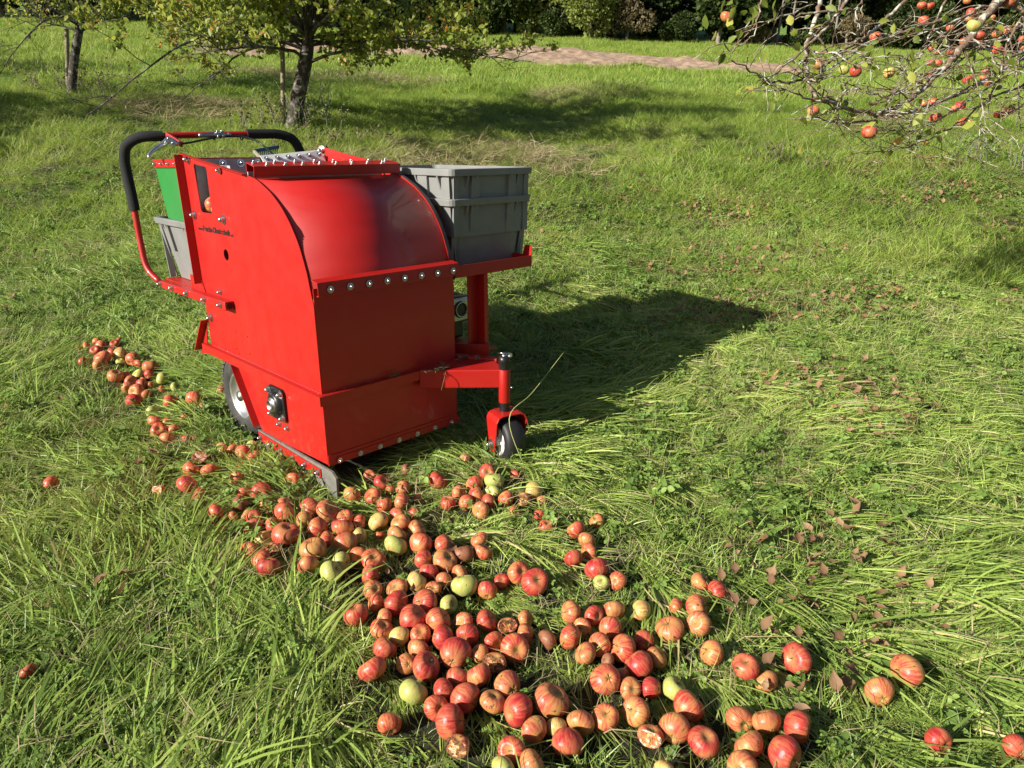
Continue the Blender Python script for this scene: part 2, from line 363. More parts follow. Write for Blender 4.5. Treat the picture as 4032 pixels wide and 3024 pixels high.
# folded rear edge and folded top lip of both side panels
for x0, s in ((0, -1), (MW, 1)):
    b = MB(); b.hexa([m3(x0, .826, .24), m3(x0+s*.030, .829, .24), m3(x0+s*.030, .832, .24), m3(x0, .829, .24)],
                     [m3(x0, .844, .703), m3(x0+s*.030, .847, .703), m3(x0+s*.030, .850, .703), m3(x0, .847, .703)])
    b.build('folded_edge', RED, H)
    b = MB(); b.prism([m3(x0, .848, .7065), m3(x0, .345, .6455), m3(x0+s*.017, .345, .6455), m3(x0+s*.017, .848, .7065)], (0, 0, .0025)); b.build('folded_lip', RED, H)
# hood: one rolled sheet
b = MB(); V = []; n = len(arcs)
for y, z in arcs: V += [m3(.004, y+.002, z-.003), m3(MW-.004, y+.002, z-.003)]
b.add(V, [(2*i, 2*i+1, 2*i+3, 2*i+2) for i in range(n-1)], True); hd = b.build('hood', RED, H)
mo = hd.modifiers.new('thickness', 'SOLIDIFY'); mo.thickness = .003
# rim strip along the far edge of the hood
b = MB()
for i in range(n-1):
    (y0, z0), (y1, z1) = arcs[i], arcs[i+1]
    b.hexa([m3(MW+.002, y0, z0-.012), m3(MW+.014, y0, z0-.012), m3(MW+.014, y0, z0+.001), m3(MW+.002, y0, z0+.001)],
           [m3(MW+.002, y1, z1-.012), m3(MW+.014, y1, z1-.012), m3(MW+.014, y1, z1+.001), m3(MW+.002, y1, z1+.001)])
b.build('rubber_trim', RUBBER, H)
# bracket across the hood top, a channel with two bolt rows
b = MB(); b.prism([m3(0, .298, .640), m3(0, .292, .672), m3(0, .345, .684), m3(0, .348, .655), m3(0, .3455, .655), m3(0, .3425, .681), m3(0, .2955, .6695), m3(0, .3010, .640)], (MW+.012, 0, 0))
b.build('top_channel', RED, H, .001)
hexbolts('bolt', [m3(.05+i*.062, .305, .6752) for i in range(8)]+[m3(.02+i*.071, .333, .682) for i in range(8)], (0, -.2, 1), .0042)
# front panel, bar, flange, lower box
b = MB(); b.box(m3(.0015, .0, .002), m3(MW-.0015, .003, .330)); b.build('front_panel', RED, H)
b = MB(); b.prism([m3(.004, .012, .356), m3(.004, -.022, .350), m3(.004, -.024, .308), m3(.004, -.012, .308), m3(.004, -.012, .311), m3(.004, -.0215, .311), m3(.004, -.0195, .3475), m3(.004, .012, .353)], (MW+.004, 0, 0))
b.build('front_channel', RED, H, .0008)
hexbolts('bolt', [m3(.045+i*.0680, -.0245, .327) for i in range(8)], (0, -1, 0))
b = MB(); b.prism([m3(-.021, -.021, 0), m3(.60, -.021, 0), m3(.60, .004, 0), m3(-.0013, .004, 0), m3(-.0013, .87, 0), m3(-.021, .87, 0)], (0, 0, -.0025))
b.prism([m3(-.021, -.021, -.0025), m3(.60, -.021, -.0025), m3(.60, -.0185, -.0025), m3(-.0185, -.0185, -.0025), m3(-.0185, .87, -.0025), m3(-.021, .87, -.0025)], (0, 0, -.029))
b.build('flange', RED, H)
b = MB()   # weld beads
for i in range(48):
    y = .02+i*.0167; b.lathe(m3(-.0015, y, .000), (0, 1, .0), [(-.005, .0004), (-.003, .003), (.003, .003), (.005, .0004)], 6)
for i in range(30):
    x = .02+i*.0175; b.lathe(m3(x, -.0005, .001), (1, 0, 0), [(-.005, .0004), (-.003, .003), (.003, .003), (.005, .0004)], 6)
b.build('weld_seam', RED, H)
lows = [(.609, -.030), (.459, -.262), (.0, -.240), (0, -.030)]
plate('lower_side_panel', lows, [], 0, .003, RED)
plate('lower_side_panel', lows, [], MW, .003, RED)
b = MB(); b.hexa([m3(-.001, .609, -.032), m3(-.026, .609, -.032), m3(-.026, .612, -.031), m3(-.001, .612, -.031)], [m3(-.001, .474, -.240), m3(-.026, .474, -.240), m3(-.026, .477, -.239), m3(-.001, .477, -.239)])
b.build('folded_edge', RED, H)
b = MB(); b.box(m3(.0015, .0, -.245), m3(MW-.0015, .003, -.030)); b.build('lower_front_panel', RED, H)
b = MB(); b.hexa([m3(0, -.004, -.245), m3(MW, -.004, -.245), m3(MW, .0, -.245), m3(0, 0, -.245)], [m3(0, -.0035, -.210), m3(MW, -.0035, -.210), m3(MW, 0, -.208), m3(0, 0, -.208)])
b.box(m3(.03, -.0065, -.243), m3(MW+.004, -.0045, -.221)); b.build('skirt_rail', RED, H)
hexbolts('bolt', [m3(.037+i*.0787, -.007, -.234) for i in range(7)], (0, -1, 0), .0052)
b = MB(); b.prism([m3(-.012, .468, -.258), m3(-.012, .030, -.262), m3(-.012, .030, -.292), m3(-.012, .460, -.290)], (-.003, 0, 0)); b.build('side_strip', RED, H)
hexbolts('bolt', [m3(-.0155, y, -.277) for y in (.452, .372, .295, .212, .13, .046)], (-1, 0, 0), .0062)
b = MB(); b.prism([m3(-.003, .478, -.254), m3(-.003, -.035, -.250), m3(-.003, -.058, -.266), m3(-.003, -.056, -.350), m3(-.003, .42, -.335)], (-.008, 0, 0)); b.build('rubber_skirt', FLAP, H)
b = MB(); b.prism([m3(-.004, .868, .03), m3(-.004, .93, -.055), m3(-.004, .86, -.045), m3(-.004, .83, .085)], (-.003, 0, 0))
b.hexa([m3(-.03, .822, .10), m3(0, .822, .10), m3(0, .826, .10), m3(-.03, .826, .10)], [m3(-.03, .93, -.04), m3(0, .93, -.04), m3(0, .934, -.04), m3(-.03, .934, -.04)])
b.build('rear_gusset', RED, H)
# bearing
b = MB(); c = m3(-.002, .302, -.106)
def rrect(cy, cz, w, h, r, n=5):
    o = []
    for (sy, sz, a0) in ((1, 1, 0), (-1, 1, 90), (-1, -1, 180), (1, -1, 270)):
        for i in range(n+1):
            a = math.radians(a0+90*i/n); o.append((cy+sy*(w/2-r)+r*math.cos(a), cz+sz*(h/2-r)+r*math.sin(a)))
    return o
b.prism([m3(-.0015, y, z) for y, z in rrect(.300, -.106, .112, .118, .018)], (-.010, 0, 0))
b.lathe(m3(-.011, .300, -.106), (-1, 0, 0), [(0, .044), (.010, .040), (.016, .034), (.016, .022)], 32)
b.build('bearing_housing', BLACK, H, .0015)
b = MB(); b.lathe(m3(-.018, .300, -.106), (-1, 0, 0), [(0, .026), (.012, .026), (.013, .022), (.013, .019), (.020, .019), (.021, .017), (.017, .0165), (.017, .0005)], 28); b.build('drive_shaft', STEEL, H)
b = MB(); b.lathe(m3(-.012, .318, -.072), (-1, .2, .3), [(0, .004), (.01, .004), (.013, .002), (.015, .0005)], 8); b.build('grease_nipple', ZINC, H)
hexbolts('bolt', [m3(-.012, .300+sy*.041, -.106+sz*.043) for sy in (-1, 1) for sz in (-1, 1)], (-1, 0, 0), .0085)
hexbolts('bolt', [m3(-.002, .313, -.187), m3(-.002, .256, -.187)], (-1, 0, 0), .0062)
hexbolts('bolt', [m3(-.002, .795, .687), m3(-.002, .808, .494), m3(-.002, .560, .494), m3(-.002, .790, .113)], (-1, 0, 0), .0095)
hexbolts('bolt', [m3(-.006, .535, .655), m3(-.002, .670, .228)], (-1, 0, 0), .0065)
hexbolts('bolt', [m3(MW-.004, .80, .715)], (-1, -.3, 0), .012)
# writing
fc = bpy.data.curves.new('lettering', 'FONT'); fc.body = 'Feucht-Obsttechnik'; fc.size = .0315; fc.extrude = .0002; fc.offset = .0006
def text(body, size, y0, y1, z0, slope):
    fc = bpy.data.curves.new('lettering', 'FONT'); fc.body = body; fc.size = size; fc.extrude = .0003; fc.offset = .0009
    to = bpy.data.objects.new('tmp', fc); COL.objects.link(to); bpy.context.view_layer.update()
    me = bpy.data.meshes.new_from_object(to.evaluated_get(bpy.context.evaluated_depsgraph_get())); bpy.data.objects.remove(to)
    xs = [v.co.x for v in me.vertices]; w = max(xs)
    for v in me.vertices:
        t = v.co.x/w; y = y0+(y1-y0)*t; v.co = Vector((-.0020-v.co.z, y, z0+v.co.y+slope*t+OZ))
    me.materials.clear(); me.materials.append(INK); return me
ms = [text('www.', .012, .790, .752, .444, 0), text('Feucht-Obsttechnik', .0265, .749, .520, .442, 0), text('.de', .011, .517, .500, .441, 0)]
bm = bmesh.new()
for me in ms: bm.from_mesh(me)
me = bpy.data.meshes.new('lettering'); bm.to_mesh(me); bm.free(); me.materials.append(INK); link('lettering', me, None, H)
# rear hopper: liner walls, plates, rear rail
b = MB(); b.box(m3(.06, .60, .50), m3(.064, .80, .668)); b.box(m3(.004, .60, .494), m3(.30, .80, .499)); b.box(m3(.02, .795, .50), m3(MW-.01, .798, .688)); b.box(m3(.02, .38, .56), m3(MW-.01, .384, .655)); b.build('liner', LINER, H)
b = MB(); b.box(m3(.002, .625, .49), m3(.060, .628, .668)); b.build('window_divider', GALV, H)
b = MB(); b.box(m3(.0, .80, .688), m3(.275, .83, .6925)); b.box(m3(.0, .828, .60), m3(MW, .831, .688)); b.build('rear_rail', RED, H)
b = MB(); b.hexa([m3(.268, .762, .668), m3(.53, .762, .672), m3(.53, .765, .670), m3(.268, .765, .666)], [m3(.268, .795, .698), m3(.53, .795, .719), m3(.53, .798, .719), m3(.268, .798, .698)]); b.build('galvanized_plate', GALV, H)
hexbolts('bolt', [m3(.285+i*.045, .778, .6865+.0027*i) for i in range(6)], (0, -.8, .6), .0058)
hexbolts('bolt', [m3(.12+i*.068, .7945, .672) for i in range(3)], (0, -1, .1), .0085)
b = MB(); b.prism([m3(MW-.002, .83, .735), m3(MW-.002, .60, .70), m3(MW-.002, .345, .668), m3(MW-.002, .345, .655), m3(MW-.002, .62, .682), m3(MW-.002, .80, .690)], (.004, 0, 0)); b.build('side_stay', RED, H)
# handle
xl = -.045
hp = [m3(-.018, .575, .196), m3(-.018, 1.17, .192), m3(-.030, 1.225, .205), m3(xl, 1.29, .255), m3(xl, 1.315, .36), m3(xl, 1.322, .50), m3(xl, 1.338, .60), m3(xl, 1.342, .68), m3(xl+.012, 1.325, .735), m3(xl+.055, 1.29, .766), m3(.02+.07, 1.262, .772)]
hp2 = [m3(.09, 1.262, .772), m3(.30, 1.235, .779), m3(.50, 1.212, .784), m3(.565, 1.205, .783), m3(.622, 1.197, .765), m3(.652, 1.195, .722), m3(.662, 1.195, .66), m3(.664, 1.19, .5), m3(.664, 1.18, .36), m3(.655, 1.13, .26), m3(.64, 1.0, .20), m3(.60, .40, .196)]
path = smoothpath(hp+hp2[1:], 7)
ht = MB().tube(path, .0125, 14).build('handle_tube', RED, H)
def near(path, a, b): return [p for p in path if a(p) and b(p)]
k0 = min(range(len(path)), key=lambda i: (path[i]-m3(xl, 1.322, .49)).length); k1 = min(range(len(path)), key=lambda i: (path[i]-m3(.085, 1.262, .772)).length)
k2 = min(range(len(path)), key=lambda i: (path[i]-m3(.425, 1.22, .782)).length); k3 = min(range(len(path)), key=lambda i: (path[i]-m3(.664, 1.19, .48)).length)
MB().tube(path[k0:k1+1], .0205, 18).build('foam_grip', FOAM, H); MB().tube(path[k2:k3+1], .0205, 18).build('foam_grip', FOAM, H)
b = MB(); b.prism([m3(-.0345, y, z) for y, z in ((.565, .211), (.565, .180), (1.19, .178), (1.19, .207))], (.032, 0, 0)); b.build('handle_rail', RED, H, .003)
b = MB(); b.cyl(m3(-.018, .5645, .196), m3(-.018, .5625, .196), .0115, n=20); b.build('tube_end', BLACK, H)
hexbolts('bolt', [m3(-.035, y, .195) for y in (.605, .745, .91, 1.06, 1.19)], (-1, 0, 0), .0068)
# brake lever, cable and clamp on the handle
b = MB(); p0 = onp('r1', 530, 165, 1, 1.245); p1 = onp('r1', 655, 248, 1, 1.16); b.beam(p0, p1, .012, .020); b.build('lever_bracket', RED, H, .001)
lv = smoothpath([onp('r1', x, y, 1, Y) for x, y, Y in ((625, 245, 1.15), (580, 222, 1.16), (545, 215, 1.165), (490, 255, 1.15), (430, 290, 1.12), (395, 325, 1.10), (383, 355, 1.09))], 4)
rr = np.interp(np.linspace(0, 1, len(lv)), [0, .15, .3, .5, .8, .93, 1], [.009, .012, .0135, .010, .0065, .007, .004]); MB().tube(lv, rr, 12).build('brake_lever', ALU, H)
hexbolts('bolt', [onp('r1', 545, 200, 1, 1.145), onp('r1', 580, 238, 1, 1.135)], (-.4, -1, .2), .006)
cb = smoothpath([onp('r1', x, y, 1, Y) for x, y, Y in ((655, 240, 1.15), (720, 232, 1.16), (800, 215, 1.18), (900, 195, 1.20), (1000, 183, 1.20), (1100, 178, 1.19), (1180, 190, 1.17), (1260, 215, 1.14), (1330, 262, 1.10), (1400, 330, 1.0), (1440, 400, .9))], 5)
MB().tube(cb, .0042, 8).build('brake_cable', BLACK, H)
b = MB(); a = onp('r1', 790, 172, 1, 1.215); c = onp('r1', 1090, 168, 1, 1.205); d = (c-a)
b.lathe(a, d, [(0, .004), (.004, .010), (.02, .0095), (.05, .0125), (.078, .0115), (.080, .014), (.105, .014), (.107, .007), (.12, .007), (.121, .010), (.132, .010), (.134, .004)], 14); b.build('cable_adjuster', STEEL, H)
hexbolts('bolt', [onp('r1', x, y, 1, 1.20) for x, y in ((942, 150), (975, 148), (990, 185), (950, 190))], (0, -.6, .8), .005)
for x in (915, 1142):
    b = MB(); q = onp('r1', x, 178, 1, 1.225); b.lathe(q, (1, 0, 0), [(-.003, .014), (-.002, .0165), (.002, .0165), (.003, .014)], 16); b.build('cable_tie', BLACK, H)
# green chute with red frame at the rear
g = [onp('r1', 440, 432, 0, .022), onp('r1', 545, 848, 0, .022), m3(.022, .86, .448), m3(.022, .86, .662)]
b = MB(); b.prism(g, (.003, 0, 0)); b.hexa([g[0]+Vector((.003, 0, 0)), g[1]+Vector((.003, 0, 0)), g[1]+Vector((.42, .02, 0)), g[0]+Vector((.42, .02, 0))], [p+Vector((0, .003, 0)) for p in (g[0]+Vector((.003, 0, 0)), g[1]+Vector((.003, 0, 0)), g[1]+Vector((.42, .02, 0)), g[0]+Vector((.42, .02, 0)))])
b.build('chute_wall', GREEN, H)
f0, f1 = onp('r1', 438, 436, 0, .019), m3(.019, .86, .658); up = Vector((0, 0, .028)); b = MB()
b.prism([f0, f1, f1+up, f0+up], (-.003, 0, 0)); b.prism([f0+up+Vector((0, .03, 0)), f1+up, f1+up+Vector((.03, 0, 0)), f0+up+Vector((.03, .03, 0))], (0, 0, .003)); b.build('chute_frame', RED, H)
b = MB(); b.prism([f0+up+Vector((.38, .03, 0)), f1+up+Vector((.38, 0, 0)), f1+up+Vector((.43, 0, 0)), f0+up+Vector((.43, .03, 0))], (0, 0, .003)); b.build('chute_frame', RED, H)
hexbolts('bolt', [f0.lerp(f1, t)+Vector((-.0035, 0, .014)) for t in (.04, .25, .46, .68, .9)], (-1, 0, 0), .0045)
b = MB(); b.prism([m3(-.002, .935, .205), m3(-.002, .80, .205), m3(-.002, .83, .262), m3(-.002, .93, .262)], (-.003, 0, 0)); b.build('crate_stop', RED, H)
b = MB(); b.box(m3(.0, .84, .205), m3(.5, 1.22, .2095)); b.build('rear_tray', RED, H)
# crate tray at the side with post and engine
b = MB(); b.box(m3(.553, .0, .293), m3(.936, .003, .335)); b.box(m3(.936, 0, .293), m3(.939, .70, .335)); b.box(m3(.553, .003, .293), m3(.936, .70, .296))
b.prism([m3(.933, -.001, .33), m3(.936, -.001, .372), m3(.936, .035, .372), m3(.936, .05, .33)], (.003, 0, 0)); b.build('crate_tray', RED, H, .0008)
b = MB(); b.box(m3(.643, .040, -.010), m3(.690, .044, .292)); b.box(m3(.690, .002, -.010), m3(.709, .044, .292)); b.build('tray_post', RED, H, .001)
b = MB(); b.box(m3(.545, .05, -.02), m3(.80, .52, -.015)); b.build('engine_base', RED, H)
b = MB(); b.beam(m3(.60, .10, .005), m3(.70, -.01, .005), .02, .05); b.beam(m3(.56, .03, -.015), m3(.64, -.12, -.015), .03, .05); b.build('frame_brace', RED, H, .001)
b = MB(); b.prism([(p) for p in [m3(.668, .205, .062), m3(.83, .205, .066), m3(.84, .205, .085), m3(.835, .205, .148), m3(.815, .205, .168), m3(.69, .205, .170), m3(.672, .205, .15)]], (0, .13, 0)); b.build('muffler', STEEL, H, .012)
b = MB(); b.lathe(m3(.748, .204, .119), (0, -1, 0), [(0, .034), (.006, .033), (.009, .029), (.006, .025), (-.0, .024)], 28); b.build('exhaust_ring', STEEL, H)
b = MB(); b.cyl(m3(.748, .206, .119), m3(.748, .2025, .119), .0245, n=28); 
for i in range(3): b.box(m3(.785, .2005, .095-.012*i), m3(.832, .204, .100-.012*i))
b.build('exhaust_opening', BLACK, H)
b = MB(); b.lathe(m3(.70, .34, .17), (0, 0, 1), [(0, .10), (.03, .10), (.07, .085), (.10, .04), (.11, .001)], 28); b.box(m3(.60, .25, -.01), m3(.80, .45, .17)); b.build('engine_block', BLACK, H, .01)
# front arm, stem, caster
A = [(.360, -.022), (.5625, -.213), (.600, -.180), (.640, -.075), (.60, .0), (.545, .02)]
b = MB(); b.prism([m3(x, y, .003) for x, y in A], (0, 0, -.066)); b.build('caster_arm', RED, H, .004)
sx, sy = .580, -.216
MB().lathe(m3(sx, sy, -.118), (0, 0, 1), [(0, .0005), (0, .0205), (.121, .0205), (.121, .0005)], 28, True).build('stem_tube', RED, H, .001)
MB().lathe(m3(sx, sy, -.156), (0, 0, 1), [(0, .018), (.037, .018)], 24).lathe(m3(sx, sy, .004), (0, 0, 1), [(0, .0195), (.024, .0195), (.025, .0202), (.046, .0200), (.047, .0005)], 24).build('stem_spacer', BLACK, H)
b = MB(); b.lathe(m3(sx, sy, .05), (0, 0, 1), [(0, .0095), (.006, .0095), (.0062, .0005)], 16)
b.build('stem_pin', STEEL, H)
ring = [m3(sx-.001+.021*math.cos(t), sy+.021*math.sin(t), .060+.006*math.cos(t+2.4)) for t in [2*PI*i/24 for i in range(25)]]; b = MB().tube(ring, .0018, 6); b.box(m3(sx+.002, sy-.026, .050), m3(sx+.012, sy-.016, .062)); b.build('linch_pin', ZINC, H)
hexbolts('bolt', [m3(sx+.010, sy-.019, -.062)], (.5, -1, 0), .004, washer=False)
ax_ = Vector((-.955, .297, 0)).normalized(); ay = Vector((0, 0, 1)).cross(ax_)      # axle, rolling direction
wc = m3(.582, -.225, -.256)
fk = empty('tmp', (0, 0, 0), None, None); bpy.data.objects.remove(fk)
def loc(a, r, z): return wc+ax_*a+ay*r+Vector((0, 0, z))
b = MB(); hw, tz = .056, .106
prof = [(hw+.0045, -.035), (hw+.0045, tz-.025), (hw-.005, tz-.006), (hw-.022, tz), (-hw+.022, tz), (-hw+.005, tz-.006), (-hw-.0045, tz-.025), (-hw-.0045, -.035)]
inn = [(hw-.0, -.035), (hw-.0, tz-.027), (hw-.009, tz-.011), (hw-.023, tz-.005), (-hw+.023, tz-.005), (-hw+.009, tz-.011), (-hw+.0, tz-.027), (-hw+.0, -.035)]
for i in range(7):
    wa = lambda z: .042 if z > .05 else (.030 if z > -.02 else .018)
    q = [prof[i], prof[i+1], inn[i+1], inn[i]]
    b.hexa([loc(a, -wa(z), z) for a, z in q], [loc(a, wa(z), z) for a, z in q])
fork = b.build('caster_fork', RED, H, .002)
WR = .088
b = MB(); b.lathe(wc-ax_*.036, ax_, [(0, .052), (-.001, .062), (.000, .075), (.006, .083), (.020, .0875), (.036, .088), (.052, .0875), (.066, .083), (.072, .075), (.073, .062), (.072, .052)], 48)
cw = b.build('caster_wheel', BLACK, H); cw.data.materials.clear(); cw.data.materials.append(mat('caster_rubber', (.016, .016, .017), .55, noise=.3, nscale=60, bump=.05))
b = MB(); b.lathe(wc-ax_*.033, ax_, [(0, .0005), (.0, .054), (.066, .054), (.066, .0005)], 32); b.lathe(wc+ax_*.032, ax_, [(0, .020), (.02, .018), (.02, .0005)], 20)
for i in range(5):
    t = 2*PI*i/5; u = ay*math.cos(t)+Vector((0, 0, 1))*math.sin(t); b.beam(wc+ax_*.035+u*.012, wc+ax_*.035+u*.053, .010, .006, up=ax_)
b.build('hub', WHITE, cw)
hexbolts('bolt', [loc(hw+.005, 0, -.008)], ax_, .011)
# rear wheels
def wheel(cx, cy, cz, R=.165, w=.09):
    c = m3(cx, cy, cz); b = MB(); h = w/2
    b.lathe(c, (1, 0, 0), [(-h+.012, .088), (-h+.004, .098), (-h, .115), (-h+.004, .135), (-h+.012, .150), (-h+.024, R-.004), (-.012, R), (.012, R), (h-.024, R-.004), (h-.012, .150), (h-.004, .135), (h, .115), (h-.004, .098), (h-.012, .088)], 56)
    for i in range(40):
        for s in (-1, 1):
            t = 2*PI*(i+.25*s)/40; d = Vector((0, math.cos(t), math.sin(t))); e = Vector((0, -math.sin(t), math.cos(t)))
            b.beam(c+d*(R-.004)+Vector((s*.006, 0, 0)), c+d*(R-.010)+Vector((s*(h-.008), 0, 0))+e*.008, .010, .012, up=d)
    ty = b.build('wheel', RUBBER, H); ty.data.materials.clear(); ty.data.materials.append(mat('tyre', (.030, .029, .027), .75, col2=(.075, .07, .06), nscale=25, thresh=(.5, .7), bump=.2))
    b = MB(); b.lathe(c, (1, 0, 0), [(-h+.010, .092), (-h+.006, .086), (-h+.012, .080), (-h+.026, .072), (-h+.030, .055), (-h+.024, .040), (-h+.022, .0005)], 40)
    b.build('rim', ALU, ty)
    b = MB(); b.lathe(c-Vector((h-.022, 0, 0)), (-1, 0, 0), [(0, .022), (.02, .020), (.024, .001)], 20); b.build('hub', STEEL, ty)
wheel(.045, .640, -.170); wheel(MW+.06, .640, -.170)
b = MB(); b.cyl(m3(.0, .64, -.17), m3(MW+.1, .64, -.17), .012); b.build('axle', STEEL, H)

# ------------------------------------------------------------------ crates
def crate(label, x0, x1, y0, y1, z0, z1, taper, group, catch='crate'):
    """open stacking crate: tapered walls, rim, ribs and hand grips"""
    cx, cy = (x0+x1)/2, (y0+y1)/2
    T = empty('plastic_crate', m3(cx, cy, z0), label, 'crate', group)
    def ringp(z, inset, off=0):
        t = taper*(1-(z-z0)/(z1-z0)); r = .028
        xa, xb, ya, yb = x0+t+inset, x1-t-inset, y0+t+inset, y1-t-inset; o = []
        for (px, py, a0) in ((xb-r, yb-r, 0), (xa+r, yb-r, 90), (xa+r, ya+r, 180), (xb-r, ya+r, 270)):
            for i in range(5):
                a = math.radians(a0+90*i/4); o.append(m3(px+r*math.cos(a), py+r*math.sin(a), z))
        return o
    def skin(levels):
        b = MB(); k = 20; V = []
        for z, ins in levels: V += ringp(z, ins)
        F = [(j*k+i, j*k+(i+1)%k, (j+1)*k+(i+1)%k, (j+1)*k+i) for j in range(len(levels)-1) for i in range(k)]
        b.add(V, F, False); return b
    lip = .022
    b = skin([(z0, .016), (z1-.06, .016), (z1, .016), (z1, .020), (z1-.06, .020), (z0+.004, .020)])
    k = 20; b.add(ringp(z0, .016), [tuple(range(k))]); b.add(ringp(z0+.004, .020), [tuple(range(k))])
    b.build('crate_wall', GREY, T)
    b = skin([(z1-lip, .014), (z1-lip, 0), (z1, 0), (z1+.002, .002), (z1+.002, .018), (z1-.002, .018)])
    b.build('crate_rim', GREY, T, .0015)
    def face(side):
        ln = (x1-x0) if side in 'fb' else (y1-y0)
        def pt(u, z, out):
            t = taper*(1-(z-z0)/(z1-z0))+.016-out
            if side == 'f': return m3(cx+u, y0+t, z)
            if side == 'b': return m3(cx+u, y1-t, z)
            if side == 'l': return m3(x0+t, cy+u, z)
            return m3(x1-t, cy+u, z)
        for u in ((-.30, -.21, .21, .30) if ln < .5 else (-.36, -.15, .15, .36)):
            u *= ln   # gusset ribs below the rim
            for du in (0,):
                w = .004; zt, zb = z1-lip, z1-lip-.055
                b = MB(); b.add([pt(u-w, zt, -.002), pt(u+w, zt, -.002), pt(u+w, zt, .014), pt(u-w, zt, .014), pt(u-w, zb, -.002), pt(u+w, zb, -.002)], [(0, 1, 2, 3), (0, 3, 4), (1, 5, 2), (3, 2, 5, 4), (0, 4, 5, 1)]); b.build('rib', GREY, T)
        for u0, u1, zb in ((-.255, -.165, .45), (.185, .275, .52)):   # raised pads
            u0 *= ln; u1 *= ln; zt, zb = z1-lip, z1-(z1-z0)*zb; b = MB()
            b.hexa([pt(u0, zb, -.001), pt(u1, zb, -.001), pt(u1, zb, .010), pt(u0, zb, .010)], [pt(u0, zt, -.001), pt(u1, zt, -.001), pt(u1, zt, .010), pt(u0, zt, .010)]); b.build('grip_pad', GREY, T, .001)
        for u in (-.42, .42):
            u *= ln; b = MB(); b.hexa([pt(u-.03*ln, z0+.002, -.001), pt(u+.03*ln, z0+.002, -.001), pt(u+.03*ln, z0+.002, .006), pt(u-.03*ln, z0+.002, .006)], [pt(u-.03*ln, z1-lip, -.001), pt(u+.03*ln, z1-lip, -.001), pt(u+.03*ln, z1-lip, .004), pt(u-.03*ln, z1-lip, .004)]); b.build('corner_rib', GREY, T, .001)
    for s in 'fblr': face(s)
    return T
CG = 'grey crates stacked on the side tray'
crate('lower grey plastic crate standing on the red side tray', .592, 1.005, .057, .657, .298, .553, .032, None)
crate('upper grey plastic crate nested in the crate on the side tray', .592, 1.010, .055, .657, .42, .655, .010, None)
crate('grey plastic crate standing on the rear rails under the green chute', -.004, .396, .70+.14, 1.262, .212, .457, .040, None)

# ------------------------------------------------------------------ bits lying on the machine
def leafmesh(name, L, w, curl=.3, fold=.25, seed=0, m=None, seg=6):
    rg = random.Random(seed); V = []; F = []
    for i in range(seg+1):
        t = i/seg; ww = w*math.sin(PI*min(t*1.05, 1)**.8)*(1-.15*t)+(0 if 0 < i < seg else .0004)
        z = curl*L*(t*t)*rg.uniform(.7, 1.2)
        for s in (-1, 0, 1): V.append((t*L, s*ww*rg.uniform(.85, 1.1), z+abs(s)*ww*fold*rg.uniform(.3, 1.5)))
    for i in range(seg):
        for s in (0, 1): a = i*3+s; F.append((a, a+1, a+4, a+3))
    me = npmesh(name, V, F, True)
    if m: me.materials.append(m)
    return me
for px, py, sc, rz, lb in ((1400, 465, .030, .6, 'curled pale brown leaf lying alone on the caster arm'), (1150, 510, .028, 2.2, 'crumpled brown leaf caught in cut grass where the arm meets the box')):
    p = onp('r4', px, py, 2, OZ+.005); o = link('fallen_leaf', leafmesh('fallen_leaf', sc, sc*.35, .35, .9, px), BROWNLEAF); o.location = p+Vector((0, 0, .004)); o.rotation_euler = (.2, -.2, rz); prop(o, lb, 'leaf')
for nm, pts, r, lb in (('dry_stalk', [(1135, 570), (1150, 545), (1140, 600), (1115, 700)], .0012, 'dry brown stem hanging over the front face of the caster arm'),):
    q = [onp('r4', x, y, 1, Y) for (x, y), Y in zip(pts, (-.088, -.085, -.103, -.10))]; o = MB().tube(smoothpath(q, 4), r, 5).build(nm, BROWNLEAF); prop(o, lb, 'stem')
def clump(cx, cy, n, rad, lb, seed):
    rg = random.Random(seed); b = MB()
    for i in range(n):
        a = rg.uniform(0, 2*PI); L = rg.uniform(.4, 1)*rad; p = onp('r4', cx, cy, 2, OZ+.005)+Vector((rg.gauss(0, rad*.5), rg.gauss(0, rad*.15), .002))
        d = Vector((math.cos(a), math.sin(a)*.6, rg.uniform(-.05, .35)))*L; b.tube([p, p+d*.5+Vector((0, 0, .004)), p+d], [.0012, .0014, .0004], 4)
    prop(b.build('grass_clippings', mat('clipping', (.07, .09, .035), .7, col2=(.2, .14, .07), nscale=60)), lb, 'clippings')
clump(730, 585, 26, .022, 'small dark tuft of cut grass on the front flange', 1); clump(1110, 530, 60, .034, 'larger heap of cut grass where arm and box meet', 2); clump(1290, 440, 26, .022, 'small tuft of cut grass beside the lone leaf on the arm', 3)
# tall grass stalk leaning beside the caster wheel
p0 = toground(1965, 1700); p0 = m3(.560, -.34, -.335); p1 = onp('v', 1100, 905, 1, -.30); p2 = onp('v', 1150, 848, 1, -.27); p3 = onp('v', 1217, 762, 1, -.24)
o = MB().tube(smoothpath([p0, p1, p2, p3], 6), [.0016]*10+[.0012]*8+[.0006], 5).build('grass_stalk', mat('pale_stalk', (.42, .44, .16), .6)); prop(o, 'long pale grass stalk leaning past the caster wheel', 'grass stalk')
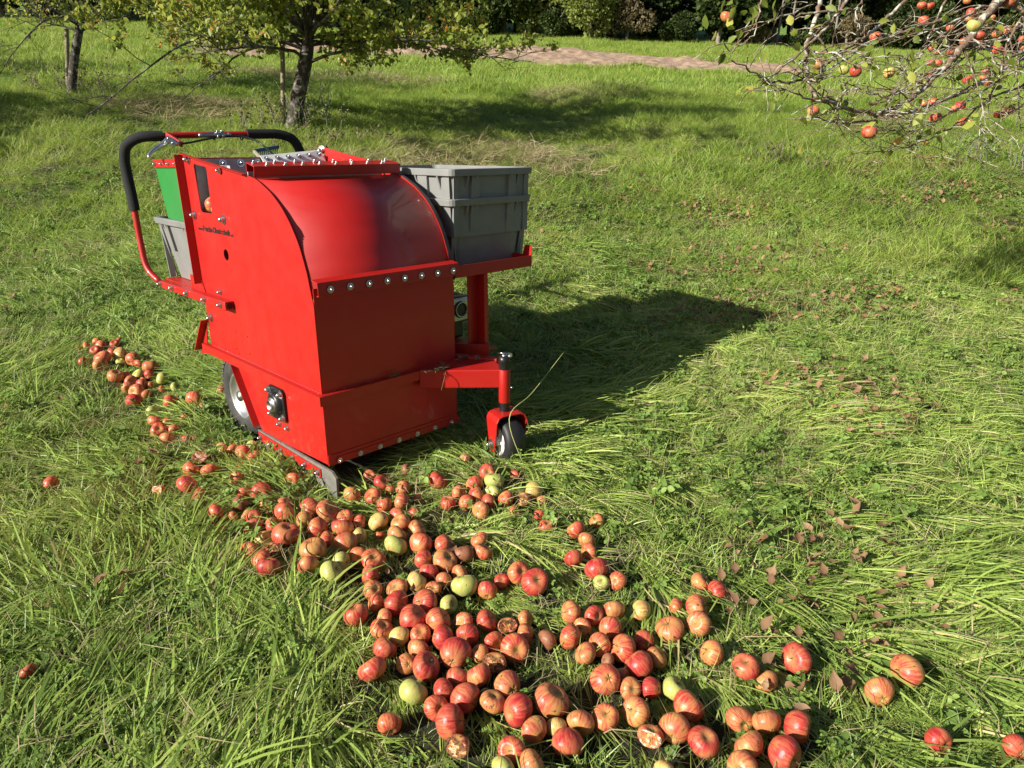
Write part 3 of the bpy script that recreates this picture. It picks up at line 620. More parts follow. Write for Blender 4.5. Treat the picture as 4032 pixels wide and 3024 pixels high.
# ------------------------------------------------------------------ apples
def applemesh(seed, kind=0):
    rg = np.random.default_rng(seed); nt, npi = 22, 30; V = []
    a, b_, c_ = rg.uniform(0, 6.28, 3); sq = rg.uniform(.80, .97); lean = rg.uniform(-.10, .10, 2); lob = rg.uniform(.01, .045)
    for i in range(nt+1):
        th = PI*i/nt; th = min(max(th, .004), PI-.004)
        for j in range(npi):
            ph = 2*PI*j/npi
            R = math.sin(th)*(1+.09*math.cos(th)); R *= 1+lob*math.cos(5*ph+a)*(.3+.7*max(-math.cos(th), 0))+.028*math.cos(2*ph+b_)+.02*math.cos(3*ph+c_)
            z = sq*math.cos(th)-.36*math.exp(-(th/.36)**2)*sq+.19*math.exp(-((PI-th)/.30)**2)*(1+.25*math.cos(5*ph+a))
            V.append([R*math.cos(ph)+lean[0]*z, R*math.sin(ph)+lean[1]*z, z])
    V = np.array(V)
    if kind:   # hollowed, collapsed or bitten flank
        d = np.array({1: [.75, .3, .55], 2: [.8, -.1, .35], 3: [.85, .15, .1]}[kind]); d /= np.linalg.norm(d)
        s = V@d; lim = {1: .42, 2: .35, 3: .55}[kind]; k = s > lim
        n = .10*np.sin(V[:, 0]*17+V[:, 1]*11)+.09*np.sin(V[:, 2]*19+V[:, 0]*7)
        V[k] -= np.outer((s[k]-lim)*{1: 1.35, 2: 1.15, 3: 1.25}[kind]+(n[k]*np.clip((s[k]-lim)*5, 0, 1)), d)
    F = [(i*npi+j, (i+1)*npi+j, (i+1)*npi+(j+1)%npi, i*npi+(j+1)%npi) for i in range(nt) for j in range(npi)]
    V = list(map(tuple, V))
    me = npmesh('apple', V, F, True)
    if kind:
        mi = [1 if np.dot(np.mean([V[q] for q in f], 0), d) > lim*.93-(.12 if kind == 3 else .2) and all(np.dot(V[q], d) > lim*({1: .55, 2: .5, 3: .86}[kind]) for q in f) else 0 for f in F]
        me.materials.append(None); me.materials.append(None); me.polygons.foreach_set('material_index', mi)
    return me
def skin(name, base, base2, red, red2, cover, streak=.5, rough=.40, rot=.0):
    m = bpy.data.materials.new(name); m.use_nodes = True; nt = m.node_tree; b = nt.nodes['Principled BSDF']; L = nt.links.new
    tc = nt.nodes.new('ShaderNodeTexCoord'); oi = nt.nodes.new('ShaderNodeObjectInfo'); sp = nt.nodes.new('ShaderNodeSeparateXYZ'); L(tc.outputs['Object'], sp.inputs[0])
    def N(t, **k):
        n = nt.nodes.new(t)
        for a, v in k.items(): setattr(n, a, v)
        return n
    def mth(op, a, b_=0, cl=False):
        n = N('ShaderNodeMath', operation=op, use_clamp=cl)
        for i, v in enumerate((a, b_)):
            if isinstance(v, (int, float)): n.inputs[i].default_value = v
            else: L(v, n.inputs[i])
        return n.outputs[0]
    rho = mth('SQRT', mth('ADD', mth('MULTIPLY', sp.outputs[0], sp.outputs[0]), mth('MULTIPLY', sp.outputs[1], sp.outputs[1])))
    rr = mth('MAXIMUM', rho, .05); cb = N('ShaderNodeCombineXYZ'); L(mth('DIVIDE', sp.outputs[0], rr), cb.inputs[0]); L(mth('DIVIDE', sp.outputs[1], rr), cb.inputs[1]); L(mth('MULTIPLY', sp.outputs[2], .16), cb.inputs[2])
    wv = mth('MULTIPLY', oi.outputs['Random'], 57.)
    def noise(vec, sc, det, w=0, rg=.6):
        n = N('ShaderNodeTexNoise', noise_dimensions='4D'); n.inputs['Scale'].default_value = sc; n.inputs['Detail'].default_value = det; n.inputs['Roughness'].default_value = rg
        L(vec, n.inputs['Vector']); L(mth('ADD', wv, w), n.inputs['W']); return n.outputs[0]
    st = noise(cb.outputs[0], 6.5, 5, 0, .75); bl = noise(tc.outputs['Object'], .85, 2, 3.)
    def ramp(src, p0, p1, c0=(0, 0, 0), c1=(1, 1, 1)):
        r = N('ShaderNodeValToRGB'); r.color_ramp.elements[0].position = p0; r.color_ramp.elements[1].position = p1
        r.color_ramp.elements[0].color = (*c0, 1); r.color_ramp.elements[1].color = (*c1, 1); L(src, r.inputs[0]); return r.outputs[0]
    def mix(f, a, b_):
        n = N('ShaderNodeMix', data_type='RGBA')
        for i, v in ((0, f), (6, a), (7, b_)):
            if isinstance(v, tuple): n.inputs[i].default_value = (*v, 1)
            elif isinstance(v, (int, float)): n.inputs[i].default_value = v
            else: L(v, n.inputs[i])
        return n.outputs[2]
    yel = mix(noise(tc.outputs['Object'], 1.6, 3, 9), base, base2)
    blush = mth('ADD', mth('MULTIPLY', mth('SUBTRACT', bl, .5), 2.6), cover)
    redc = mix(ramp(st, .46, .62), red, red2)
    f = mth('ADD', blush, mth('MULTIPLY', mth('SUBTRACT', st, .5), 2.3*streak*2), True)
    f = mth('MULTIPLY', f, ramp(rho, .10, .52), True)
    col = mix(f, yel, redc)
    # pale lenticels, brown bruises, russet in the stem cavity
    vo = N('ShaderNodeTexVoronoi'); vo.inputs['Scale'].default_value = 15; L(tc.outputs['Object'], vo.inputs['Vector'])
    col = mix(mth('MULTIPLY', ramp(vo.outputs['Distance'], .05, .13, (1, 1, 1), (0, 0, 0)), .45), col, (.55, .34, .16))
    br = noise(tc.outputs['Object'], 2.1, 3, 21); col = mix(ramp(br, .655-rot, .675-rot), col, (.17, .065, .03))
    sc = noise(tc.outputs['Object'], 9, 2, 31); col = mix(mth('MULTIPLY', ramp(sc, .72, .75), .8), col, (.10, .055, .03))
    col = mix(mth('MULTIPLY', ramp(rho, .08, .24, (1, 1, 1), (0, 0, 0)), .7), col, (.20, .14, .045))
    L(col, b.inputs['Base Color']); b.inputs['Roughness'].default_value = rough; b.inputs['Specular IOR Level'].default_value = .4
    b.inputs['Subsurface Weight'].default_value = .08; b.inputs['Subsurface Radius'].default_value = (.4, .15, .05); b.inputs['Subsurface Scale'].default_value = .03
    bp = N('ShaderNodeBump'); bp.inputs['Strength'].default_value = .10; bp.inputs['Distance'].default_value = .02; L(noise(tc.outputs['Object'], 2.3, 3, 41), bp.inputs['Height']); L(bp.outputs[0], b.inputs['Normal'])
    return m
SK = {'R': skin('red_apple_skin', (.50, .26, .09), (.46, .14, .07), (.48, .052, .042), (.30, .016, .020), .76, .65),
      'S': skin('striped_apple_skin', (.60, .34, .10), (.55, .21, .08), (.55, .095, .06), (.40, .026, .027), .70, .8),
      'O': skin('orange_apple_skin', (.52, .35, .10), (.50, .22, .075), (.50, .12, .07), (.40, .045, .035), .56, .85),
      'Y': skin('yellow_apple_skin', (.58, .48, .15), (.50, .42, .13), (.58, .20, .09), (.48, .08, .045), .22, .8),
      'G': skin('green_apple_skin', (.36, .42, .10), (.46, .46, .14), (.50, .24, .09), (.40, .10, .05), -.05, .6),
      'B': skin('rotten_apple_skin', (.26, .11, .05), (.36, .15, .07), (.24, .08, .05), (.17, .055, .04), .5, .4, .5, .05)}
ROT = mat('rotten_flesh', (.30, .13, .045), .8, col2=(.10, .035, .015), nscale=2.6, thresh=(.4, .65), bump=1, bscale=5)
FLESH = mat('bitten_flesh', (.72, .62, .42), .5, col2=(.45, .26, .10), nscale=2.5, thresh=(.5, .75), bump=.6, bscale=5)
AM = {}
def am(kind, var):
    k = (kind, var)
    if k not in AM:
        me = applemesh(100+var*7+ord(kind[0]), {'H': 1, 'C': 2, 'W': 3}.get(kind, 0))
        if kind in 'HCW':
            me.materials[0] = SK['B' if kind == 'H' else ('O' if kind == 'C' else 'S')]; me.materials[1] = FLESH if kind == 'W' else ROT
        else: me.materials.append(SK[kind])
        AM[k] = me
    return AM[k]
_st = MB().tube([(0, 0, -.02), (.01, 0, .14), (.05, .02, .30), (.10, .03, .42)], [.035, .03, .03, .045], 6); _sm = None
STEM = mat('apple_stem', (.10, .06, .03), .8)
KN = {'R': 'deep red', 'S': 'red-striped', 'O': 'orange-blushed', 'Y': 'yellowish', 'G': 'green', 'B': 'brown rotten', 'H': 'hollow brown', 'C': 'broken-open', 'W': 'bitten'}
A_LIST = {
 (250, 1250, 2.765): [(250,300,85,'S'),(360,245,90,'O'),(400,285,110,'S'),(350,345,110,'R'),(595,245,80,'S'),(560,275,95,'R'),(165,330,55,'S'),(530,370,110,'R'),(612,395,150,'Y'),(425,425,165,'S'),(615,465,85,'G'),(215,475,110,'R'),(400,505,150,'O'),(755,440,150,'S'),(905,430,50,'B'),(830,495,120,'S'),(940,525,155,'S'),(575,620,160,'O'),(665,620,85,'B'),(820,610,130,'G'),(920,610,105,'R'),(1070,650,125,'G'),(730,685,130,'R'),(705,745,130,'Y'),(860,670,75,'S'),(845,712,115,'R'),(945,720,60,'S'),(800,790,160,'O'),(900,820,105,'O'),(760,890,160,'R'),(1070,765,70,'S'),(1215,745,110,'G'),(1725,765,105,'R'),(1150,900,150,'S'),(1240,860,80,'S'),(1420,880,175,'S'),(1520,970,115,'S'),(960,1010,125,'G'),(1320,1080,105,'O'),(990,1110,140,'B'),(1130,1125,100,'S'),(1045,1210,165,'S'),(1195,1210,130,'O'),(1120,1305,155,'O'),(1335,1310,105,'S')],
 (600, 1750, 2.458): [(690,30,115,'Y'),(745,35,110,'O'),(870,65,150,'S'),(980,100,130,'S'),(955,0,110,'G'),(470,110,165,'H'),(375,230,170,'S'),(545,238,148,'S'),(865,190,80,'S'),(330,370,180,'S'),(447,475,128,'B'),(60,425,115,'W'),(808,310,135,'S'),(1362,320,130,'S'),(885,450,135,'B'),(1050,440,180,'R'),(845,560,160,'B'),(1100,565,130,'O'),(610,640,160,'S'),(780,675,95,'O'),(1140,650,100,'C'),(915,665,115,'O'),(980,692,145,'R'),(985,790,190,'O'),(1275,565,140,'O'),(1280,640,200,'S'),(1525,600,190,'R'),(1695,630,220,'O'),(1470,715,175,'O'),(1165,775,170,'S'),(1600,800,205,'S'),(1290,855,255,'R'),(1075,900,160,'Y'),(1850,690,155,'S'),(1835,785,205,'S'),(1690,905,160,'S'),(1870,930,210,'O'),(1555,990,250,'O'),(930,1015,180,'S'),(1140,1010,180,'C'),(1050,1090,180,'S'),(1115,1165,210,'R'),(1505,1150,195,'O'),(1820,1115,185,'G'),(1730,1210,210,'G')],
 (1300, 1750, 2.458): [(210,475,172,'O'),(380,290,118,'B'),(495,350,148,'R'),(740,225,105,'B'),(575,430,108,'S'),(700,400,148,'O'),(415,485,162,'S'),(525,570,152,'S'),(690,530,172,'O'),(840,510,95,'O'),(285,740,148,'S'),(465,725,185,'Y'),(475,860,85,'S'),(650,670,155,'S'),(815,660,140,'R'),(685,750,190,'O'),(840,812,188,'O'),(645,860,200,'Y'),(632,955,222,'G'),(280,870,158,'Y'),(278,1057,168,'S'),(410,1100,218,'S'),(390,1240,195,'R'),(875,940,212,'S'),(1100,945,188,'S'),(1445,905,168,'O'),(1475,1020,182,'S'),(1280,1050,203,'B'),(1100,1112,225,'O'),(900,1090,182,'S'),(950,1222,182,'R'),(840,1300,198,'Y'),(1255,1230,165,'Y'),(1095,1295,152,'O'),(1040,330,195,'R'),(1520,250,155,'R'),(1400,365,162,'S'),(1585,335,188,'G'),(1243,455,142,'O'),(1410,475,160,'S'),(1568,450,150,'G'),(1320,540,150,'S'),(1530,540,155,'R'),(1140,550,140,'R'),(1465,610,172,'O'),(1700,510,165,'S'),(1860,515,158,'C'),(1975,440,182,'Y'),(2045,520,110,'O'),(1780,635,108,'Y'),(1790,275,100,'S'),(1305,120,95,'O'),(2030,670,122,'S'),(2090,780,152,'S'),(1670,1300,138,'R'),(1810,1225,212,'S'),(1980,1310,248,'R'),(1520,1390,182,'S'),(1300,1345,248,'G'),(410,1390,178,'O'),(670,1375,205,'O'),(1000,1380,148,'O')],
 (2050, 1900, 2.458): [(540,440,192,'S'),(740,360,138,'O'),(640,540,168,'O'),(665,650,165,'S'),(515,715,182,'R'),(740,825,225,'R'),(785,940,150,'G'),(930,930,175,'S'),(1740,940,185,'O'),(1910,1030,195,'R')],
 (1300, 2300, 2.291): [(410,150,155,'S'),(590,155,218,'R'),(860,140,222,'R'),(1065,165,162,'G'),(230,260,203,'R'),(490,285,155,'O'),(465,385,203,'S'),(745,295,228,'R'),(975,310,226,'S'),(1205,320,172,'O'),(1410,310,203,'R'),(1600,355,165,'C'),(1758,295,150,'O'),(1755,440,190,'S'),(620,455,182,'Y'),(810,430,178,'S'),(1015,455,218,'R'),(1235,440,208,'R'),(1475,500,185,'S'),(490,560,208,'R'),(795,565,188,'O'),(690,700,175,'C'),(380,745,248,'S'),(860,725,252,'R'),(1128,605,265,'R'),(1350,605,168,'O'),(1485,690,205,'C'),(1665,555,250,'S'),(1340,800,218,'S'),(745,950,255,'G'),(1125,845,185,'R'),(1040,925,200,'R'),(1215,1000,265,'R'),(970,1100,215,'S'),(1065,1200,288,'R'),(1600,890,240,'O'),(1465,1040,222,'O'),(530,1235,208,'S'),(1150,1440,220,'C'),(1705,1110,272,'R'),(1840,1285,235,'O'),(1640,1500,235,'S'),(1575,1620,218,'G'),(1805,1595,238,'O')],
 (2050, 2300, 2.291): [(455,230,195,'O'),(660,265,175,'R'),(840,215,198,'O'),(1090,215,178,'Y'),(1400,180,143,'O'),(1590,195,228,'S'),(1350,390,243,'O'),(1610,335,218,'O'),(555,365,158,'O'),(450,455,218,'B'),(240,480,183,'B'),(810,380,203,'S'),(715,525,198,'S'),(590,605,193,'Y'),(1110,485,178,'R'),(935,565,232,'S'),(1060,700,238,'R'),(1215,650,193,'Y'),(790,670,130,'B'),(770,835,258,'S'),(945,790,110,'O'),(990,920,190,'C'),(1180,915,185,'R'),(1385,925,208,'G'),(1730,600,222,'Y'),(285,1065,308,'Y'),(1045,1125,248,'O'),(1515,1080,272,'S'),(545,1225,243,'O'),(765,1185,232,'S'),(330,1260,180,'Y'),(410,1380,272,'R'),(1175,1350,222,'W'),(1390,1280,272,'O'),(1650,1400,268,'R'),(1305,1680,200,'Y')],
 (2900, 2250, 1.954): [(75,720,188,'R'),(235,830,172,'O'),(470,650,225,'R'),(1320,745,235,'O'),(1105,905,208,'O'),(1555,1275,195,'R'),(2150,1330,190,'R'),(40,1120,190,'O'),(225,1135,213,'C'),(460,1165,238,'R'),(100,1325,228,'O'),(370,1375,253,'R'),(55,1475,228,'O')],
 (0, 1750, 1.302): [(258,195,82,'B'),(140,1150,75,'R')]}
raw = []
for (ox, oy, s), L in A_LIST.items():
    for (x, y, d, k) in L: raw.append([ox+x/s, oy+y/s, d/s, {('C', 1): 'O', ('B', 1): 'S', ('Y', 1): 'O', ('Y', 2): 'Y'}.get((k, (len(raw)//2) % 2), k)])
pts = []
for px, py, d, k in raw:
    r = .03
    for _ in range(4):
        p = toground(px, py, .012+r*.86)
        z = (p-CAM).dot(FWD); r = min(max(d*.53*z/FPX, .014), .045)
    pts.append([p.x, p.y, p.z, r, k, px, py])
AP = np.array([q[:4] for q in pts])
for it in range(30):   # neighbours touch, they do not run into each other
    for i in range(len(AP)):
        dx = AP[:, :2]-AP[i, :2]; d = np.hypot(dx[:, 0], dx[:, 1]); mn = (AP[:, 3]+AP[i, 3])*.93
        for j in np.where((d < mn) & (d > 1e-6))[0]:
            if j > i:
                u = dx[j]/d[j]*(mn[j]-d[j])*.25; AP[i, :2] -= u; AP[j, :2] += u
AP[:, 2] = gz(AP[:, 0], AP[:, 1])+.006+AP[:, 3]*.84
# named places of the ground, by where they lie
ZN = [('at the far end of the wheel trail', lambda x, y: x < 660 and y < 1475),
      ('in the middle of the wheel trail', lambda x, y: x < 660 and y < 1640 and x < 610),
      ('nearest the rear wheel in the trail', lambda x, y: x < 900 and y < 1735),
      ('in grass left of the long rubber skirt', lambda x, y: x < 1180 and y < 1880),
      ('alone in the left grass', lambda x, y: x < 400),
      ('at the left edge of the skirt heap', lambda x, y: x < 1080 and y < 2130),
      ('at the back of the skirt heap', lambda x, y: x < 1500 and y < 2060 and x < 1330+9e9*(y < 0)),
      ('under the dark front edge of the box', lambda x, y: x < 1680 and y < 2010),
      ('in the cluster by the caster wheel', lambda x, y: x < 2200 and y < 2010 and x > 1680),
      ('in the left front of the skirt heap', lambda x, y: x < 1390 and y < 2300),
      ('in the centre row below the skirt', lambda x, y: x < 1720 and y < 2200),
      ('on the right side below the skirt heap', lambda x, y: x < 1990 and y < 2240),
      ('in the line of apples right of centre', lambda x, y: x < 2500 and y < 2320 and x > 2050),
      ('in the middle of the winding heap', lambda x, y: x < 2180 and y < 2420),
      ('at the left of the big lower heap', lambda x, y: x < 1660 and y < 2640),
      ('in the heart of the big lower heap', lambda x, y: x < 2060 and y < 2640),
      ('along the upper rim of the right heap', lambda x, y: x < 2900 and y < 2480),
      ('in the core of the lower right heap', lambda x, y: x < 2700 and y < 2700),
      ('far right among brown leaves', lambda x, y: x > 3200),
      ('in the small group at lower right', lambda x, y: x > 2750),
      ('at the bottom of the lower heap', lambda x, y: x < 2060),
      ('at the bottom centre', lambda x, y: True)]
ORD = ['first', 'second', 'third', 'fourth', 'fifth', 'sixth', 'seventh', 'eighth', 'ninth', 'tenth', 'eleventh', 'twelfth', 'thirteenth', 'fourteenth', 'fifteenth', 'sixteenth', 'seventeenth', 'eighteenth', 'nineteenth', 'twentieth']
def relabel(items):
    """items: (object, x, kind, place) -> labels with an order from the left where a look repeats in one place"""
    g = {}
    for o, x, k, pl in items: g.setdefault((k, pl), []).append((x, o))
    for (k, pl), L in g.items():
        L.sort(key=lambda t: t[0])
        for i, (x, o) in enumerate(L):
            o['label'] = (f'{KN[k]} apple {pl}' if len(L) == 1 else f'{ORD[i]} {KN[k]} apple {pl}, counted from left' if len(pl.split()) < 9 else f'{ORD[i]} {KN[k]} apple from left {pl}')
items = []
stem_me = None
def add_apple(p, r, kind, i, stem=True, hang=False):
    global stem_me
    rg = random.Random(i*31+5); me = am(kind, i % 4 if kind not in 'HCW' else 0)
    o = bpy.data.objects.new('apple', me); COL.objects.link(o); o.location = p; o.scale = (r, r, r*rg.uniform(.93, 1.03))
    if kind in 'HCW':
        az = math.atan2(-FH.y, -FH.x)+rg.uniform(-.6, .6); o.rotation_euler = (rg.uniform(-.2, .2), rg.uniform(-.3, 0), az)
    elif hang: o.rotation_euler = (rg.uniform(-.35, .35), rg.uniform(-.35, .35), rg.uniform(0, 6.3))
    else: o.rotation_euler = (rg.gauss(0, 1.0), rg.gauss(0, 1.0), rg.uniform(0, 6.3))
    o['category'] = 'apple'
    if stem and kind not in 'HCW':
        if stem_me is None: t = _st.build('stem', STEM); stem_me = t.data; bpy.data.objects.remove(t)
        s = bpy.data.objects.new('stem', stem_me); COL.objects.link(s); s.parent = o; s.location = (0, 0, .50); s.scale = (.8, .8, 2.6) if hang else (.8, .8, .75+.5*rg.random())
    return o
for i, (q, row) in enumerate(zip(pts, AP)):
    o = add_apple(Vector(row[:3]), row[3], q[4], i, stem=q[6] > 1750 and i % 3 != 0)
    o['group'] = 'windfall apples lying in the grass'
    pl = next(n for n, f in ZN if f(q[5], q[6])); items.append((o, q[5], q[4], pl))
relabel(items)
# a few inside the hopper and the rear crate
for j, (x, y, z, r, k, lb) in enumerate([(.03, .716, .532, .030, 'S', 'pinkish apple lying uppermost behind the side window'), (.034, .690, .520, .022, 'Y', 'small yellow apple with dark spots lowest in the side window'), (.036, .755, .520, .022, 'O', 'orange apple at the rear corner behind the side window')]):
    o = add_apple(m3(x, y, z), r, k, 500+j, False); o['label'] = lb; o['group'] = 'apples inside the machine window'
for j, (x, y) in enumerate([(.06, .93), (.10, .98), (.07, 1.03), (.12, .92), (.17, 1.0), (.15, 1.08)]):
    o = add_apple(m3(x, y, .425), .030, 'OSRSOR'[j], 520+j, False); o['label'] = ['orange', 'red-striped', 'small red', 'second red-striped', 'second orange', 'rear red'][j]+' apple in the rear grey crate under the green chute'; o['group'] = 'apples in the rear crate'

# ------------------------------------------------------------------ grass and ground cover (scattered tufts)
HID = bpy.data.collections.new('tuft_sources')
def blades(name, n, rad, Lr, wr, e0r, e1r, spread, seed, m, seg=5, twist=.5, zmin=0.0, mean=0):
    rg = np.random.default_rng(seed)
    root = rg.normal(0, rad*.55, (n, 2)); L = rg.uniform(*Lr, n); w = rg.uniform(*wr, n); e0 = rg.uniform(*e0r, n); e1 = rg.uniform(*e1r, n)
    az = mean+rg.normal(0, spread, n); tw = rg.normal(0, twist, n); dz = rg.normal(0, .25, n)
    P = np.zeros((n, seg+1, 3)); P[:, 0, :2] = root; P[:, 0, 2] = -.01
    for k in range(seg):
        t = (k+.5)/seg; e = e0+(e1-e0)*np.sqrt(t); a = az+dz*t*1.2
        st = np.stack([np.cos(e)*np.cos(a), np.cos(e)*np.sin(a), np.sin(e)], -1)*(L/seg)[:, None]; P[:, k+1] = P[:, k]+st
    P[:, 1:, 2] = np.maximum(P[:, 1:, 2], zmin+rg.uniform(0, .008, (n, 1)))
    sd_ = np.stack([-np.sin(az)*np.cos(tw), np.cos(az)*np.cos(tw), np.sin(tw)], -1)
    prof = np.array([.55, .95, 1, .85, .6, 0])[:seg+1] if seg == 5 else np.linspace(1, 0, seg+1)**.6
    Vl = P[:, :-1]-sd_[:, None]*(w[:, None]*prof[:-1]*.5)[..., None]; Vr = P[:, :-1]+sd_[:, None]*(w[:, None]*prof[:-1]*.5)[..., None]
    V = np.concatenate([np.stack([Vl, Vr], 2).reshape(n, -1, 3), P[:, -1:]], 1); k = 2*seg+1
    B = (np.arange(n)*k)[:, None]; Q = []; col = []
    for i in range(seg-1): Q.append(np.stack([B[:, 0]+2*i, B[:, 0]+2*i+1, B[:, 0]+2*i+3, B[:, 0]+2*i+2], -1))
    Q = np.concatenate(Q); T = np.stack([B[:, 0]+2*seg-2, B[:, 0]+2*seg-1, B[:, 0]+2*seg], -1)
    V = V.reshape(-1, 3); me = bpy.data.meshes.new(name)
    tri = np.concatenate([Q[:, [0, 1, 2]], Q[:, [0, 2, 3]], T])
    me = npmesh(name, V, tri, True)
    c = np.clip(rg.beta(2.3, 2.1, n), 0, 1); c = np.where(rg.random(n) < .07, 1.25, c); c = np.repeat(c, k)
    at = me.attributes.new('Col', 'FLOAT', 'POINT'); at.data.foreach_set('value', c.astype(np.float32)); me.materials.append(m)
    return me
def leafy(name, n, rad, size, hr, seed, m, lobes=3, tilt=.5):
    rg = np.random.default_rng(seed); V = []; F = []; C = []
    for q in range(n):
        c = rg.normal(0, rad*.6, 2); h = rg.uniform(*hr); s0 = rg.uniform(*size); a0 = rg.uniform(0, 6.28); cc = rg.beta(2, 2.5)
        for l in range(lobes):
            a = a0+(l-(lobes-1)/2)*(2.1 if lobes == 3 else 1.25)+rg.normal(0, .15); s = s0*rg.uniform(.85, 1.1); el = rg.normal(.15, tilt)*.6
            u = np.array([math.cos(a)*math.cos(el), math.sin(a)*math.cos(el), math.sin(el)]); v = np.array([-math.sin(a), math.cos(a), rg.normal(0, .35)]); nn = np.cross(u, v); b = len(V)
            for t, w in ((0, .08), (.22, .62), (.45, .95), (.62, .88), (.82, .6), (1, .06)):
                for sgn in (-1, 0, 1): V.append(np.array([c[0], c[1], h])+u*s*t*1.15+v*sgn*w*s*.42+nn*(abs(sgn)*.16*s-.25*s*t*t)*.8); C.append(cc)
            for i in range(5):
                for j in (0, 1): k = b+i*3+j; F += [(k, k+1, k+4), (k, k+4, k+3)]
    me = npmesh(name, V, np.array(F), True); at = me.attributes.new('Col', 'FLOAT', 'POINT'); at.data.foreach_set('value', np.array(C, np.float32)); me.materials.append(m)
    return me
def source(name, meshes):
    c = bpy.data.collections.new(name)
    for i, me in enumerate(meshes): c.objects.link(bpy.data.objects.new('%s_%02d' % (name, i), me))
    return c
def scatter(name, P, az, scale, coll, label, cat, tiltjit=.1, zs=None):
    n = len(P); me = bpy.data.meshes.new(name); me.vertices.add(n); me.vertices.foreach_set('co', np.asarray(P, np.float32).ravel())
    h = .15; gx = (gz(P[:, 0]+h, P[:, 1])-gz(P[:, 0]-h, P[:, 1]))/(2*h); gy = (gz(P[:, 0], P[:, 1]+h)-gz(P[:, 0], P[:, 1]-h))/(2*h)
    rx = np.arctan(gy)+RNG.normal(0, tiltjit, n); ry = -np.arctan(gx)+RNG.normal(0, tiltjit, n)
    E = np.zeros((n, 3), np.float32)
    for i in range(n):
        E[i] = (Euler((rx[i], ry[i], 0)).to_matrix() @ Euler((0, 0, az[i])).to_matrix()).to_euler()
    a = me.attributes.new('rot', 'FLOAT_VECTOR', 'POINT'); a.data.foreach_set('vector', E.ravel())
    sc = np.repeat(np.asarray(scale, np.float32)[:, None], 3, 1)
    if zs is not None: sc[:, 2] *= zs
    a = me.attributes.new('scl', 'FLOAT_VECTOR', 'POINT'); a.data.foreach_set('vector', sc.ravel())
    o = link(name, me); g = bpy.data.node_groups.new(name+'_scatter', 'GeometryNodeTree')
    g.interface.new_socket('Geometry', in_out='INPUT', socket_type='NodeSocketGeometry'); g.interface.new_socket('Geometry', in_out='OUTPUT', socket_type='NodeSocketGeometry')
    N = g.nodes.new; L = g.links.new; gi, go = N('NodeGroupInput'), N('NodeGroupOutput'); ip = N('GeometryNodeInstanceOnPoints'); ci = N('GeometryNodeCollectionInfo')
    ci.inputs['Collection'].default_value = coll; ci.inputs['Separate Children'].default_value = True; ci.inputs['Reset Children'].default_value = True
    mp = N('GeometryNodeMeshToPoints'); L(gi.outputs[0], ip.inputs['Points']); L(ci.outputs[0], ip.inputs['Instance']); ip.inputs['Pick Instance'].default_value = True
    g.nodes.remove(mp)
    r = N('GeometryNodeInputNamedAttribute'); r.data_type = 'FLOAT_VECTOR'; r.inputs[0].default_value = 'rot'; er = N('FunctionNodeEulerToRotation'); L(r.outputs[0], er.inputs[0]); L(er.outputs[0], ip.inputs['Rotation'])
    s = N('GeometryNodeInputNamedAttribute'); s.data_type = 'FLOAT_VECTOR'; s.inputs[0].default_value = 'scl'; L(s.outputs[0], ip.inputs['Scale'])
    ix = N('FunctionNodeRandomValue'); ix.data_type = 'INT'; ix.inputs['Min'].default_value = 0; ix.inputs['Max'].default_value = len(coll.objects)-1; L(ix.outputs[2], ip.inputs['Instance Index'])
    L(ip.outputs[0], go.inputs[0]); md = o.modifiers.new('scatter', 'NODES'); md.node_group = g
    return prop(o, label, cat, kind='stuff')
def field(D0, D1, dens, marg=1.12):
    """random points over the meadow the photograph can see, D0..D1 metres out"""
    k = 2016/FPX*marg; area = k*(D1**2-D0**2)+.6*(D1-D0); n = int(area*dens)
    D = np.sqrt(RNG.uniform(D0**2, D1**2, n)); L = RNG.uniform(-1, 1, n)*(k*D+.3)
    x = CAM.x+D*FH.x+L*RGT.x; y = CAM.y+D*FH.y+L*RGT.y
    return x, y, D, L
def infoot(x, y, g=0.): return (x > -.02-g) & (x < MW+.02+g) & (y > -.03-g) & (y < .86+g)
def wind(x, y):
    """lie of the flattened swaths"""
    c = math.atan2(RGT.y, RGT.x)
    side = (x-CAM.x)*RGT.x+(y-CAM.y)*RGT.y
    return c - .62 + PI*(side < -.25+.2*np.sin(x*3)) + .42*np.sin(x*1.7+.8*np.sin(y*2.1)) + .34*np.sin(y*2.3+x*.9+1.0) + .28*np.sin(x*4.3-y*3.1)
def apdist(x, y):
    d = np.full(len(x), 9.); 
    for a in AP: d = np.minimum(d, np.hypot(x-a[0], y-a[1])/a[3])
    return d
# 1 flattened swaths of long blades
src = source('swath_tuft', [blades('swath_tuft', 34, .045, (.09, .25), (.0030, .0072), (.30, 1.0), (-.40, .12), .36, s, G_NEAR, zmin=.006) for s in range(6)])
x, y, D, L = field(.75, 4.9, 400); d = apdist(x, y); keep = (d > .75) & ~infoot(x, y)
x, y, D, L, d = (q[keep] for q in (x, y, D, L, d))
patch = .5+.5*np.sin(x*2.9+np.sin(y*3.3)*1.4)*np.sin(y*2.4+1.2*np.sin(x*1.9)); keep = RNG.random(len(x)) < (.38+.8*patch)*np.where((L > .12*D) & (D > 1.7), .8, 1)
x, y, D, L, d, patch = (q[keep] for q in (x, y, D, L, d, patch))
P = np.stack([x, y, gz(x, y)], -1); zs = np.where(d < 3.2, .36, .6+.5*patch)*np.ones(len(x)); sc = RNG.uniform(.7, 1.15, len(x))*np.where(d < 3, .6, 1)*np.where((L > .12*D) & (D > 1.7), .8, 1)*np.where(D > 3, .85, 1)
scatter('grass', P, wind(x, y)+RNG.normal(0, 1, len(x))*np.where((L > .12*D) & (D > 1.7), .5, .3), sc, src, 'long green grass blades combed flat in swaths round the machine', 'grass', .07, zs)
